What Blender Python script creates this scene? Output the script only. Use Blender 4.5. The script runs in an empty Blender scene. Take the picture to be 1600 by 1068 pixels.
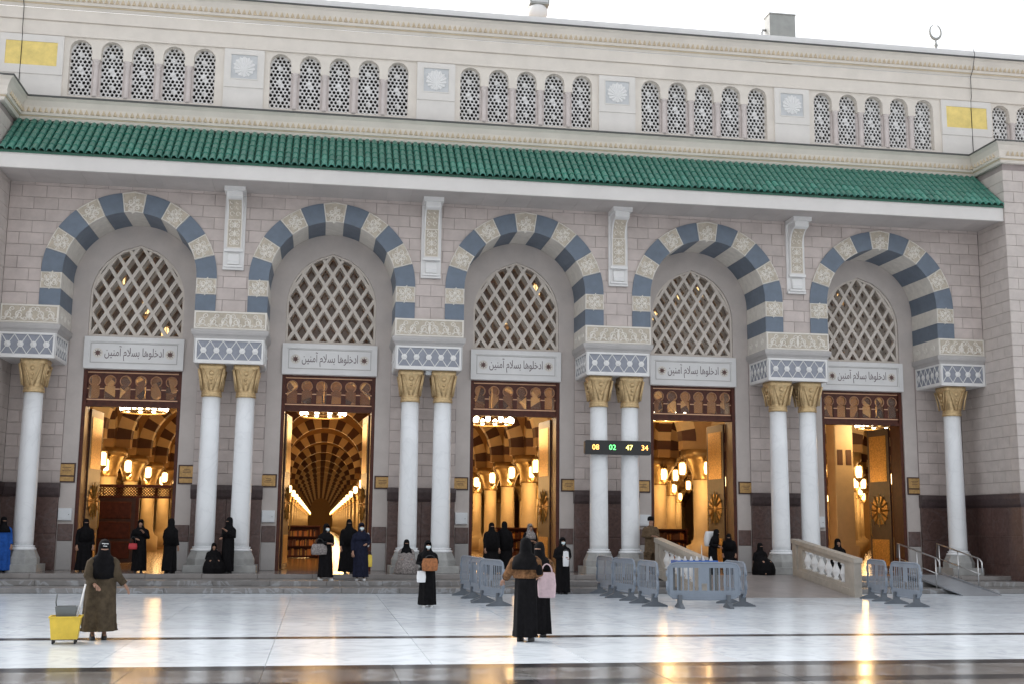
import bpy, bmesh, math, random
from mathutils import Vector, Matrix
from mathutils.geometry import tessellate_polygon
random.seed(7)
PI = math.pi
SC = bpy.context.scene
COL = SC.collection
# ---------------------------------------------------------------- camera
CAM = Vector((5.836, -35.659, 1.85))
YAW, PITCH, ROLL, FPX = .1601, .1555, .0095, 1827.34
def cam_axes():
    cy, sy, cp, sp = math.cos(YAW), math.sin(YAW), math.cos(PITCH), math.sin(PITCH)
    f = Vector((sy*cp, cy*cp, sp)); r = Vector((cy, -sy, 0)); u = r.cross(f)
    cr, sr = math.cos(ROLL), math.sin(ROLL)
    return cr*r+sr*u, -sr*r+cr*u, f
_r, _u, _f = cam_axes()
cd = bpy.data.cameras.new('camera'); cam = bpy.data.objects.new('camera', cd); COL.objects.link(cam)
cd.sensor_width = 36; cd.lens = 36*FPX/1600; cd.clip_start = .1; cd.clip_end = 2000
cam.matrix_world = Matrix(((_r.x, _u.x, -_f.x, CAM.x), (_r.y, _u.y, -_f.y, CAM.y), (_r.z, _u.z, -_f.z, CAM.z), (0, 0, 0, 1)))
SC.camera = cam
# ---------------------------------------------------------------- sky, sun, exposure: an overcast late afternoon
SUN_EL, SUN_AZ = math.radians(42), math.radians(-40)      # azimuth clockwise from +Y: behind the building, to the left; thick cloud
W = bpy.data.worlds.new('World'); SC.world = W; W.use_nodes = True
nt = W.node_tree; nt.nodes.clear()
sky = nt.nodes.new('ShaderNodeTexSky'); sky.sky_type = 'NISHITA'; sky.sun_disc = False
sky.sun_elevation = SUN_EL; sky.sun_rotation = SUN_AZ; sky.dust_density = 4; sky.air_density = 1.2; sky.ozone_density = 1
hs = nt.nodes.new('ShaderNodeHueSaturation'); hs.inputs['Saturation'].default_value = .16; hs.inputs['Value'].default_value = 1.25
bg = nt.nodes.new('ShaderNodeBackground'); bg.inputs['Strength'].default_value = .15
wo = nt.nodes.new('ShaderNodeOutputWorld')
nt.links.new(sky.outputs[0], hs.inputs['Color']); nt.links.new(hs.outputs[0], bg.inputs['Color']); nt.links.new(bg.outputs[0], wo.inputs['Surface'])
sd = bpy.data.lights.new('sun', 'SUN'); sd.energy = .6; sd.angle = math.radians(25); sd.color = (1, .96, .9)
so = bpy.data.objects.new('sun', sd); COL.objects.link(so)
_sd = Vector((math.sin(SUN_AZ)*math.cos(SUN_EL), math.cos(SUN_AZ)*math.cos(SUN_EL), math.sin(SUN_EL)))
so.rotation_euler = _sd.to_track_quat('Z', 'Y').to_euler(); so.location = (0, -30, 40)
SC.view_settings.view_transform = 'Standard'; SC.view_settings.look = 'None'
SC.view_settings.exposure = .84; SC.view_settings.gamma = 1; SC.view_settings.use_curve_mapping = False
SC.render.engine = 'CYCLES'; SC.cycles.use_denoising = True; SC.cycles.max_bounces = 6; SC.cycles.sample_clamp_indirect = 6
SC.cycles.caustics_reflective = False; SC.cycles.caustics_refractive = False
# ---------------------------------------------------------------- materials
MATS = {}
def mat(name, col, rough=.6, metal=0, var=.06, scale=3, bump=0, bscale=40, objvar=0, spec=.5, emit=None, estr=0, col2=None, coat=0):
    m = bpy.data.materials.new(name); m.use_nodes = True; t = m.node_tree; b = t.nodes['Principled BSDF']
    b.inputs['Roughness'].default_value = rough; b.inputs['Metallic'].default_value = metal
    b.inputs['Specular IOR Level'].default_value = spec
    if coat: b.inputs['Coat Weight'].default_value = coat; b.inputs['Coat Roughness'].default_value = .06
    tc = t.nodes.new('ShaderNodeTexCoord'); n = t.nodes.new('ShaderNodeTexNoise')
    geo = t.nodes.new('ShaderNodeNewGeometry')
    n.inputs['Scale'].default_value = scale; n.inputs['Detail'].default_value = 6; n.inputs['Roughness'].default_value = .65
    t.links.new(geo.outputs['Position'], n.inputs['Vector'])
    mx = t.nodes.new('ShaderNodeMix'); mx.data_type = 'RGBA'
    c2 = col2 or tuple(max(0, c*(1-2.5*var)) for c in col)
    mx.inputs[6].default_value = (*[min(1, c*(1+var)) for c in col], 1); mx.inputs[7].default_value = (*c2, 1)
    ramp = t.nodes.new('ShaderNodeMapRange'); ramp.inputs[1].default_value = .35; ramp.inputs[2].default_value = .75
    t.links.new(n.outputs['Fac'], ramp.inputs[0]); t.links.new(ramp.outputs[0], mx.inputs[0])
    last = mx.outputs[2]
    if objvar:
        oi = t.nodes.new('ShaderNodeObjectInfo'); h = t.nodes.new('ShaderNodeHueSaturation')
        mr = t.nodes.new('ShaderNodeMapRange'); mr.inputs[3].default_value = 1-objvar; mr.inputs[4].default_value = 1+objvar
        t.links.new(oi.outputs['Random'], mr.inputs[0]); t.links.new(mr.outputs[0], h.inputs['Value']); t.links.new(last, h.inputs['Color']); last = h.outputs[0]
    t.links.new(last, b.inputs['Base Color'])
    if bump:
        n2 = t.nodes.new('ShaderNodeTexNoise'); n2.inputs['Scale'].default_value = bscale; n2.inputs['Detail'].default_value = 4
        t.links.new(geo.outputs['Position'], n2.inputs['Vector'])
        bp = t.nodes.new('ShaderNodeBump'); bp.inputs['Strength'].default_value = bump; bp.inputs['Distance'].default_value = .02
        t.links.new(n2.outputs['Fac'], bp.inputs['Height']); t.links.new(bp.outputs[0], b.inputs['Normal'])
    if emit:
        b.inputs['Emission Color'].default_value = (*emit, 1); b.inputs['Emission Strength'].default_value = estr
    MATS[name] = m
    return m
M = MATS
mat('brick', (.54, .47, .44), .75, var=.07, scale=1.8, bump=.3, bscale=60, objvar=.075)
mat('mortar', (.33, .28, .27), .9)
mat('tower_stone', (.57, .51, .475), .75, var=.05, bump=.2, bscale=60, objvar=.035)
mat('stone_cream', (.74, .68, .61), .7, var=.04, scale=1.2, bump=.12, bscale=50)
mat('stone_gold', (.62, .51, .36), .65, var=.07, scale=3)
mat('stone_white', (.76, .75, .74), .6, var=.03, scale=1.5, bump=.1)
mat('stone_grey', (.45, .43, .42), .7, var=.05, scale=1.5, bump=.15)
mat('stone_beige', (.43, .385, .33), .6, var=.08, scale=4)
mat('lattice_stone', (.64, .58, .52), .7, var=.05, scale=2)
mat('stone_jamb', (.54, .485, .455), .7, var=.05, scale=1.2, bump=.1)
mat('stone_pink', (.63, .565, .54), .7, var=.05)
mat('blue_stone', (.14, .175, .225), .5, var=.07, scale=3, bump=.1, objvar=.06)
mat('carved_ground', (.50, .44, .36), .75, var=.1, scale=8)
mat('cream_carved', (.71, .67, .61), .7, var=.06, scale=5, objvar=.03)
mat('carving', (.76, .72, .66), .65, var=.04, scale=6)
mat('frieze_blue', (.27, .285, .33), .6, var=.06, scale=6)
mat('panel_stone', (.74, .705, .665), .65, var=.03, scale=1.5)
mat('panel_pale', (.60, .61, .62), .6, var=.04, scale=4)
mat('marble_column', (.83, .845, .86), .28, var=.02, scale=1.6)
mat('pedestal', (.36, .36, .35), .55, var=.1, scale=4, bump=.1)
mat('gold', (.66, .48, .26), .42, metal=.55, var=.12, scale=12, bump=.5, bscale=55)
mat('gold_panel', (.85, .66, .22), .5, metal=.15, var=.08, scale=3)
mat('granite', (.115, .067, .058), .38, var=.2, scale=9, objvar=.08)
mat('granite_mold', (.085, .06, .06), .45, var=.15, scale=9)
mat('wood', (.085, .022, .012), .45, var=.2, scale=6, spec=.3)
mat('wood_dark', (.055, .022, .014), .4, var=.2, scale=6)
mat('trim_gold', (.62, .36, .22), .4, metal=.4, var=.08)
mat('tile_green', (.034, .165, .12), .3, var=.3, scale=7, objvar=.25, coat=.25, col2=(.075, .225, .19))
mat('tile_deck', (.018, .11, .07), .45, var=.2)
mat('eave_white', (.70, .67, .645), .6, var=.03, scale=.8)
mat('soffit', (.52, .48, .46), .75, var=.05, scale=1, objvar=.04)
mat('flashing', (.10, .10, .095), .5)
mat('void', (.03, .027, .025), .9)  # near-black colour standing in for the unlit hollow behind the screens
mat('step_stone', (.215, .205, .20), .35, var=.12, scale=2.5, objvar=.06)
mat('platform', (.24, .22, .21), .14, var=.1, scale=1.5)
mat('ramp_stone', (.30, .27, .26), .35, var=.1, scale=2)
mat('granite_dark', (.028, .029, .032), .2, var=.2, scale=8, objvar=.1)
mat('marble_band', (.17, .16, .152), .14, var=.2, scale=1.3, objvar=.1)
mat('plaza_sheet', (.42, .43, .44), .3)
mat('hall_wall', (.46, .29, .13), .6, var=.05)
mat('hall_cream', (.74, .58, .34), .5, var=.04)
mat('hall_dark', (.11, .05, .03), .5, var=.1)
mat('hall_floor', (.34, .21, .10), .16, var=.12, scale=.7)
mat('lamp_glow', (1, .8, .5), .5, emit=(1, .68, .30), estr=4)
mat('lamp_white', (1, .9, .75), .5, emit=(1, .86, .62), estr=9)
mat('brass', (.42, .28, .12), .4, metal=.7, var=.1)
mat('cloth_black', (.006, .0055, .0065), .85, spec=.15, var=.25, scale=14, bump=.3, bscale=30)
mat('cloth_navy', (.013, .015, .032), .85, spec=.15, var=.2, scale=14, bump=.3, bscale=30)
mat('cloth_olive', (.075, .056, .036), .85, spec=.15, var=.2, scale=10, bump=.3, bscale=30)
mat('cloth_brown', (.17, .085, .04), .85, spec=.15, var=.5, scale=16, bump=.3, bscale=30)
mat('cloth_guard', (.12, .082, .05), .85, spec=.15, var=.15, scale=14, bump=.2, bscale=30)
mat('cloth_blue', (.02, .09, .36), .8, spec=.15, var=.15, scale=10)
mat('cloth_grey', (.28, .25, .24), .85, spec=.15, var=.35, scale=25)
mat('cloth_pink', (.62, .47, .50), .85, spec=.15, var=.08, scale=10)
mat('cloth_white', (.75, .75, .76), .8, spec=.15, var=.05)
mat('cloth_yellow', (.75, .55, .08), .7)
mat('red', (.45, .03, .04), .6)
mat('mask', (.70, .80, .82), .8, var=.03)
mat('skin', (.36, .20, .135), .55, var=.06, scale=20)
mat('shoe_black', (.012, .012, .013), .5)
mat('shoe_white', (.7, .7, .7), .6)
mat('bag_orange', (.34, .12, .035), .6, var=.25, scale=20)
mat('barrier', (.215, .25, .30), .5, var=.05, scale=3)
mat('barrier_foot', (.12, .135, .155), .6, var=.1)
mat('steel', (.55, .55, .55), .3, metal=.9)
mat('metal_ramp', (.36, .38, .41), .4, metal=.3, var=.06)
mat('bucket_yellow', (.72, .50, .05), .45, var=.06, scale=8)
mat('rubber', (.02, .02, .02), .7)
mat('plastic_grey', (.13, .14, .14), .5)
mat('box_white', (.72, .74, .76), .5, var=.03)
mat('led_case', (.012, .012, .013), .35)
mat('led_amber', (.3, .1, .02), .5, emit=(1, .42, .10), estr=2.6)
mat('led_green', (.05, .3, .05), .5, emit=(.15, 1, .25), estr=1.8)
mat('led_yellow', (.3, .3, .05), .5, emit=(1, .85, .2), estr=2.4)
mat('blue_plastic', (.02, .12, .45), .45)
mat('ink', (.16, .12, .13), .7)
mat('emblem_red', (.20, .12, .11), .7, var=.1, scale=20)
mat('plaque', (.45, .27, .10), .4, metal=.4, var=.15, scale=15)
mat('roof_box', (.33, .34, .33), .6, var=.06)
mat('orange_wood', (.48, .19, .045), .4, var=.12, scale=3)
mat('leaf_gold', (.45, .25, .06), .35, metal=.6, var=.3, scale=20)
def veined(name, strength=.35):
    m = M[name]; t = m.node_tree; b = t.nodes['Principled BSDF']; l = b.inputs['Base Color'].links[0].from_socket
    geo = t.nodes.new('ShaderNodeNewGeometry'); n = t.nodes.new('ShaderNodeTexNoise'); n.inputs['Scale'].default_value = .9; n.inputs['Detail'].default_value = 7; n.inputs['Distortion'].default_value = 1.6
    t.links.new(geo.outputs['Position'], n.inputs['Vector'])
    s1 = t.nodes.new('ShaderNodeMath'); s1.operation = 'SUBTRACT'; s1.inputs[1].default_value = .5; t.links.new(n.outputs['Fac'], s1.inputs[0])
    ab = t.nodes.new('ShaderNodeMath'); ab.operation = 'ABSOLUTE'; t.links.new(s1.outputs[0], ab.inputs[0])
    mr = t.nodes.new('ShaderNodeMapRange'); mr.inputs[1].default_value = 0; mr.inputs[2].default_value = .03; mr.inputs[3].default_value = strength; mr.inputs[4].default_value = 0
    t.links.new(ab.outputs[0], mr.inputs[0])
    mx = t.nodes.new('ShaderNodeMix'); mx.data_type = 'RGBA'; mx.inputs[7].default_value = (.45, .47, .5, 1)
    t.links.new(mr.outputs[0], mx.inputs[0]); t.links.new(l, mx.inputs[6]); t.links.new(mx.outputs[2], b.inputs['Base Color'])
veined('marble_column', .12); veined('granite', .06); veined('step_stone', .5); veined('marble_band', .4)
def glass_mat(name='glass', f=.5):
    m = bpy.data.materials.new(name); m.use_nodes = True; t = m.node_tree; b = t.nodes['Principled BSDF']
    b.inputs['Base Color'].default_value = (.30, .27, .24, 1); b.inputs['Roughness'].default_value = .08
    tr = t.nodes.new('ShaderNodeBsdfTransparent'); mx = t.nodes.new('ShaderNodeMixShader'); mx.inputs[0].default_value = f
    t.links.new(tr.outputs[0], mx.inputs[1]); t.links.new(b.outputs[0], mx.inputs[2]); t.links.new(mx.outputs[0], t.nodes['Material Output'].inputs['Surface'])
    MATS[name] = m
glass_mat(); glass_mat('glass_clear', .14)
def marble_mat():
    m = bpy.data.materials.new('marble_floor'); m.use_nodes = True; t = m.node_tree; b = t.nodes['Principled BSDF']; b.inputs['Specular IOR Level'].default_value = .34
    geo = t.nodes.new('ShaderNodeNewGeometry')
    n = t.nodes.new('ShaderNodeTexNoise'); n.inputs['Scale'].default_value = .35; n.inputs['Detail'].default_value = 8; n.inputs['Distortion'].default_value = 1.2
    w = t.nodes.new('ShaderNodeTexNoise'); w.inputs['Scale'].default_value = 1.4; w.inputs['Detail'].default_value = 10; w.inputs['Distortion'].default_value = 2.5
    t.links.new(geo.outputs['Position'], n.inputs['Vector']); t.links.new(geo.outputs['Position'], w.inputs['Vector'])
    mx = t.nodes.new('ShaderNodeMix'); mx.data_type = 'RGBA'; mx.inputs[6].default_value = (.70, .755, .81, 1); mx.inputs[7].default_value = (.53, .58, .64, 1)
    r = t.nodes.new('ShaderNodeMapRange'); r.inputs[1].default_value = .45; r.inputs[2].default_value = .72
    t.links.new(w.outputs['Fac'], r.inputs[0]); t.links.new(r.outputs[0], mx.inputs[0])
    oi = t.nodes.new('ShaderNodeObjectInfo'); h = t.nodes.new('ShaderNodeHueSaturation'); mr = t.nodes.new('ShaderNodeMapRange')
    mr.inputs[3].default_value = .90; mr.inputs[4].default_value = 1.06
    t.links.new(oi.outputs['Random'], mr.inputs[0]); t.links.new(mr.outputs[0], h.inputs['Value']); t.links.new(mx.outputs[2], h.inputs['Color'])
    t.links.new(h.outputs[0], b.inputs['Base Color'])
    r2 = t.nodes.new('ShaderNodeMapRange'); r2.inputs[3].default_value = .13; r2.inputs[4].default_value = .28
    t.links.new(n.outputs['Fac'], r2.inputs[0]); t.links.new(r2.outputs[0], b.inputs['Roughness'])
    bp = t.nodes.new('ShaderNodeBump'); bp.inputs['Strength'].default_value = .035; bp.inputs['Distance'].default_value = .05
    n3 = t.nodes.new('ShaderNodeTexNoise'); n3.inputs['Scale'].default_value = 2.2
    t.links.new(geo.outputs['Position'], n3.inputs['Vector']); t.links.new(n3.outputs['Fac'], bp.inputs['Height']); t.links.new(bp.outputs[0], b.inputs['Normal'])
    MATS['marble_floor'] = m
marble_mat()
# ---------------------------------------------------------------- mesh helpers
class MB:
    def __init__(s): s.v = []; s.f = []; s.m = []; s.sm = []
    def add(s, vs, fs, mi=0, smooth=False):
        o = len(s.v); s.v += [tuple(p) for p in vs]
        for f in fs: s.f.append(tuple(i+o for i in f)); s.m.append(mi); s.sm.append(smooth)
        return s
    def box(s, x0, x1, y0, y1, z0, z1, mi=0):
        return s.add([(x0,y0,z0),(x1,y0,z0),(x1,y1,z0),(x0,y1,z0),(x0,y0,z1),(x1,y0,z1),(x1,y1,z1),(x0,y1,z1)],
            [(0,3,2,1),(4,5,6,7),(0,1,5,4),(1,2,6,5),(2,3,7,6),(3,0,4,7)], mi)
    def bev(s, x0, x1, y0, y1, z0, z1, b, mi=0):          # block whose -Y face has chamfered edges
        vs = [(x0,y1,z0),(x1,y1,z0),(x1,y1,z1),(x0,y1,z1),(x0,y0+b,z0),(x1,y0+b,z0),(x1,y0+b,z1),(x0,y0+b,z1),
              (x0+b,y0,z0+b),(x1-b,y0,z0+b),(x1-b,y0,z1-b),(x0+b,y0,z1-b)]
        return s.add(vs, [(0,1,5,4),(1,2,6,5),(2,3,7,6),(3,0,4,7),(4,5,9,8),(5,6,10,9),(6,7,11,10),(7,4,8,11),(8,9,10,11)], mi)
    def prism(s, loops, y0, y1, axis='Y', mi=0, back=True):  # loops: outer then holes, (u,v) lists; extruded along axis
        P = (lambda u, v, a: (u, a, v)) if axis == 'Y' else (lambda u, v, a: (a, u, v)) if axis == 'X' else (lambda u, v, a: (u, v, a))
        flat = [p for l in loops for p in l]
        tris = tessellate_polygon([[Vector((p[0], p[1], 0)) for p in l] for l in loops])
        n = len(flat); vs = [P(p[0], p[1], y0) for p in flat]+[P(p[0], p[1], y1) for p in flat]
        fs = [tuple(t) for t in tris]+([tuple(i+n for i in reversed(t)) for t in tris] if back else [])
        o = 0
        for l in loops:
            k = len(l)
            for i in range(k): a, b = o+i, o+(i+1) % k; fs.append((a, b, b+n, a+n))
            o += k
        return s.add(vs, fs, mi)
    def lathe(s, prof, cx=0, cy=0, n=20, mi=0, smooth=True, sq=None):   # prof (r,z); sq(z)->squareness exponent
        vs = []
        for r, z in prof:
            for i in range(n):
                a = 2*PI*(i+.5)/n; c, q = math.cos(a), math.sin(a); k = 1
                if sq:
                    e = sq(z); k = (abs(c)**e+abs(q)**e)**(-1/e)
                vs.append((cx+r*k*c, cy+r*k*q, z))
        fs = [(j*n+i, j*n+(i+1) % n, (j+1)*n+(i+1) % n, (j+1)*n+i) for j in range(len(prof)-1) for i in range(n)]
        fs += [tuple(reversed(range(n))), tuple(range((len(prof)-1)*n, len(prof)*n))]
        return s.add(vs, fs, mi, smooth)
    def tube(s, pts, rad, n=8, mi=0, smooth=True, flat=1):
        pts = [Vector(p) for p in pts]; R = rad if isinstance(rad, (list, tuple)) else [rad]*len(pts); vs = []
        prev = None
        for i, p in enumerate(pts):
            d = (pts[min(i+1, len(pts)-1)]-pts[max(i-1, 0)]).normalized()
            ref = prev if prev is not None else (Vector((0, 1, 0)) if abs(d.y) < .9 else Vector((1, 0, 0)))
            a = (ref-d*ref.dot(d)).normalized(); b = d.cross(a); prev = a
            for k in range(n):
                t = 2*PI*k/n; vs.append(p+(a*math.cos(t)*flat+b*math.sin(t))*R[i])
        m = len(pts); fs = [(j*n+k, j*n+(k+1) % n, (j+1)*n+(k+1) % n, (j+1)*n+k) for j in range(m-1) for k in range(n)]
        fs += [tuple(reversed(range(n))), tuple(range((m-1)*n, m*n))]
        return s.add(vs, fs, mi, smooth)
    def sweep(s, path, prof, mi=0):        # path in XY, prof (out, z) closed polygon; out = right-hand side of the path
        n = len(path); rings = []
        for i, p in enumerate(path):
            p = Vector(p)
            d0 = (p-Vector(path[i-1])).normalized() if i else None
            d1 = (Vector(path[i+1])-p).normalized() if i < n-1 else None
            ns = [Vector((d.y, -d.x)) for d in (d0, d1) if d is not None]
            m = (ns[0]+ns[-1]); m = m/(m.dot(ns[0])) if len(ns) > 1 else ns[0]
            rings.append([(p.x+m.x*o, p.y+m.y*o, z) for o, z in prof])
        k = len(prof); vs = [v for r in rings for v in r]
        fs = [(j*k+i, j*k+(i+1) % k, (j+1)*k+(i+1) % k, (j+1)*k+i) for j in range(n-1) for i in range(k)]
        fs += [tuple(reversed(range(k))), tuple(range((n-1)*k, n*k))]
        return s.add(vs, fs, mi)
    def mesh(s, name, mats):
        me = bpy.data.meshes.new(name); me.from_pydata(s.v, [], s.f)
        for m in (mats if isinstance(mats, (list, tuple)) else [mats]): me.materials.append(M[m])
        me.polygons.foreach_set('material_index', s.m); me.polygons.foreach_set('use_smooth', s.sm)
        bm = bmesh.new(); bm.from_mesh(me); bmesh.ops.recalc_face_normals(bm, faces=bm.faces); bm.to_mesh(me); bm.free()
        return me
    def build(s, name, mats, parent=None, loc=None, **tags):
        return link(name, s.mesh(name, mats), parent, loc, **tags)
def link(name, me, parent=None, loc=None, rz=0, scale=None, **tags):
    o = bpy.data.objects.new(name, me); COL.objects.link(o)
    if parent is not None: o.parent = parent
    if loc is not None: o.location = loc
    if rz: o.rotation_euler = (0, 0, rz)
    if scale is not None: o.scale = scale
    for k, v in tags.items(): o[k] = v
    return o
def thing(name, label, cat, loc=(0, 0, 0), rz=0, group=None):
    o = bpy.data.objects.new(name, None); COL.objects.link(o); o.location = loc; o.rotation_euler = (0, 0, rz)
    o.empty_display_size = .2; o['label'] = label; o['category'] = cat
    if group: o['group'] = group
    return o
def zz(z0, y): return CAM.z+(z0-CAM.z)*(y-CAM.y)/(0-CAM.y)   # height on plane y of a feature measured on the facade plane
def pointed(cx, z0, zs, a, apex, n=9, inset=0):              # pointed arch outline, base z0, springing zs
    a -= inset; apex -= inset; r = apex-zs; R = (a*a+r*r)/(2*a)
    L = []
    for i in range(n+1):
        z = zs+r*i/n; x = -a+R-math.sqrt(max(0, R*R-(z-zs)**2)); L.append((cx+min(x, 0), z))
    return [(cx-a, z0)]+L+[(2*cx-x, z) for x, z in reversed(L[:-1])]+[(cx+a, z0)]
def roundarch(cx, z0, zs, a, n=14):
    return [(cx-a, z0)]+[(cx-a*math.cos(PI*i/n), zs+a*math.sin(PI*i/n)) for i in range(n+1)]+[(cx+a, z0)]
def rect(x0, x1, z0, z1): return [(x0, z0), (x1, z0), (x1, z1), (x0, z1)]
# ================================================================ the plaza, steps and ramps (setting)
XL, XR = -3.58, 27.58          # inner corners of the two projecting blocks
PZ = .42                       # level of the platform in front of the doors
def struct(o): o['kind'] = 'structure'; return o
plaza = struct(MB().add([(-500,-500,-.02),(500,-500,-.02),(500,500,-.02),(-500,500,-.02)], [(0,1,2,3)]).build('plaza', 'plaza_sheet'))
def slab_mesh(w, d, m, j=.005, t=.03):
    return MB().box(j, w-j, j, d-j, -t, 0).mesh('marble_slab', m)
def lay(x0, x1, w, y0, y1, n, m, name='marble_slab'):
    d = (y1-y0)/n; me = slab_mesh(w, d, m); k = int(round((x1-x0)/w))
    for i in range(k):
        for jn in range(n): link(name, me, plaza, (x0+i*w, y0+jn*d, random.uniform(-.0006, .0006)))
lay(7.4-2.2*6, 7.4+2.2*12, 2.2, -15.42, -3.1, 8, 'marble_floor')
lay(7.4-2.2*4, 7.4+2.2*8, 2.2, -19.5, -15.82, 2, 'marble_floor')
lay(7.4-2.2*6, 7.4+2.2*12, 2.2, -15.82, -15.42, 1, 'granite_dark', 'border_strip')
lay(7.4-2.2*4, 7.4+2.2*8, 1.65, -19.95, -19.5, 1, 'granite_dark', 'border_strip')
lay(7.4-2.2*4, 7.4+2.2*8, 1.65, -21.15, -19.95, 1, 'marble_band', 'marble_slab')
lay(7.4-2.2*4, 7.4+2.2*8, 1.65, -21.6, -21.15, 1, 'granite_dark', 'border_strip')
lay(7.4-2.2*4, 7.4+2.2*8, 2.2, -26, -21.6, 2, 'marble_band', 'marble_slab')
steps = struct(MB().box(-9, 34, -2.95, 1.6, -.02, .10).build('steps', 'step_stone'))
for i, (yf, z) in enumerate(((-3.1, .14), (-2.0, .28), (-.9, PZ))):
    w = 1.55; x = -9 - .4*i
    while x < 34:
        MB().bev(0, w-.004, 0, 1.15 if i < 2 else 2.6, -.14, 0, .012).build('step_slab', 'platform' if i == 2 else 'step_stone', steps, (x, yf, z)); x += w
# stone ramp between two balustrades
ramp = struct(MB().prism([[(-5.0, .004), (-.85, PZ+.012), (-.85, .1), (-5.0, .0)]], 16.2, 20.3, 'X').build('ramp', 'ramp_stone'))
def balustrade(x, label):
    b = thing('balustrade', label, 'balustrade', (x, 0, 0), 0, 'sloping balustrades of the stone ramp')
    top = lambda y: 1.40+(y+.9)*(.43/3.9)
    bot = lambda y: PZ+(y+.9)*(PZ/3.9)
    h = .11
    MB().box(-h, h, -1.02, -.72, PZ-.1, top(-.8)-.02).build('end_post', 'stone_beige', b)
    MB().box(-h, h, -4.98, -4.68, -.01, top(-4.8)-.02).build('end_post', 'stone_beige', b)
    MB().prism([[(-5.02, top(-5.02)-.02), (-.68, top(-.68)-.02), (-.68, top(-.68)+.11), (-5.02, top(-5.02)+.11)]], -.13, .13, 'X').build('handrail', 'stone_beige', b)
    MB().prism([[(-4.68, bot(-4.68)-.05), (-1.02, bot(-1.02)-.05), (-1.02, bot(-1.02)+.2), (-4.68, bot(-4.68)+.2)]], -.11, .11, 'X').build('base_rail', 'stone_beige', b)
    MB().prism([[(-4.68, bot(-4.68)+.2), (-1.02, bot(-1.02)+.2), (-1.02, top(-1.02)-.02), (-4.68, top(-4.68)-.02)],
                [(-4.3, bot(-4.3)+.3), (-4.3, top(-4.3)-.14), (-1.4, top(-1.4)-.14), (-1.4, bot(-1.4)+.3)]], -.07, .07, 'X').build('panel', 'stone_beige', b)
    pr = [(.03, 0), (.06, .03), (.035, .08), (.075, .18), (.08, .24), (.04, .36), (.03, .42), (.06, .46), (.03, .5)]
    for i in range(6):
        y = -4.08+i*.49; z0, z1 = bot(y)+.28, top(y)-.12; k = (z1-z0)/.5
        MB().lathe([(r*1.4, z0+z*k) for r, z in pr], 0, y, 10).build('baluster', 'stone_white', b)
    return b
balustrade(20.45, 'pale stone balustrade of the ramp ending beside two grey plastic barriers')
balustrade(16.05, 'pale stone balustrade of the ramp rising behind the corner of the barrier pen')
# ================================================================ the mosque
MQ = thing('mosque_building', 'pale stone mosque front with five striped arches, white columns and green tiled canopy', 'mosque')
HI, HO, ZI, ST = 1.933, 2.53, 8.125, 1.0
ZC = ZI+ST
YD = 1.68                         # plane of the recessed door wall
# --- upper wall with the arch cut-outs
o_ = [(XL, ZI)]
for k in range(5):
    c = 6*k; ri = HO-.06
    o_ += [(c-ri, ZI)]+[(c-ri*math.cos(PI*i/24), ZC+ri*math.sin(PI*i/24)) for i in range(25)]+[(c+ri, ZI)]
o_ += [(XR, ZI), (XR, 11.95), (XL, 11.95)]
upper = MB().prism([o_], .02, 1.64).build('upper_wall', 'mortar', MQ)
def brick_mesh(w, h, m='brick', t=.05): return MB().bev(0, w, 0, t, 0, h, .006).mesh('brick', m)
BH, BL, BJ = .362, .70, .012
full = brick_mesh(BL-BJ, BH-BJ)
def ahw(z):                       # half width of the striped ring at height z (bricks stop just under it)
    if z <= ZC: return HO-.03
    d = (HO-.03)**2-(z-ZC)**2
    return math.sqrt(d) if d > 0 else 0
nrow = 0; z = ZI
while z < 11.86:
    z1 = min(z+BH, 11.9); x = XL-(.35 if nrow % 2 else 0)
    while x < XR:
        a, b = max(x, XL)+BJ/2, min(x+BL, XR)-BJ/2; x += BL
        if b-a < .03: continue
        zl, zh = z+BJ/2, z1-BJ/2
        parts = [(a, b)]; cut = False
        k = min(4, max(0, round((a+b)/12))); c = 6*k
        w0, w1 = ahw(zl), ahw(zh)
        if a < c+w0 and b > c-w0:
            cut = True; parts = []
            if a < c-w1-.02 or (w1 == 0 and a < c): parts.append((a, min(b, c), -1))
            if b > c+w1+.02 or (w1 == 0 and b > c): parts.append((max(a, c), b, 1))
        if not cut:
            if abs(b-a-(BL-BJ)) < .001 and abs(zh-zl-(BH-BJ)) < .001: link('brick', full, upper, (a, 0, zl))
            else: MB().bev(a, b, 0, .05, zl, zh, .006).build('brick', 'brick', upper)
            continue
        for p0, p1, sgn in parts:
            N = 6; zs_ = [zl+(zh-zl)*i/N for i in range(N+1)]
            if sgn < 0: edge = [(min(p1, c-ahw(q)), q) for q in zs_]; poly = [(p0, zl)]+edge+[(p0, zh)]
            else: edge = [(max(p0, c+ahw(q)), q) for q in zs_]; poly = [(p1, zh)]+list(reversed(edge))+[(p1, zl)]
            if max(e[0] for e in edge)-p0 < .02 and sgn < 0: continue
            if p1-min(e[0] for e in edge) < .02 and sgn > 0: continue
            poly = [p for i, p in enumerate(poly) if (p[0]-poly[i-1][0])**2+(p[1]-poly[i-1][1])**2 > 1e-7]
            if sgn < 0: poly = [p for p in poly if p[0] >= p0-1e-6]
            else: poly = [p for p in poly if p[0] <= p1+1e-6]
            if len(poly) >= 3: MB().prism([poly], 0, .05).build('brick', 'brick', upper)
    z += BH; nrow += 1
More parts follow.
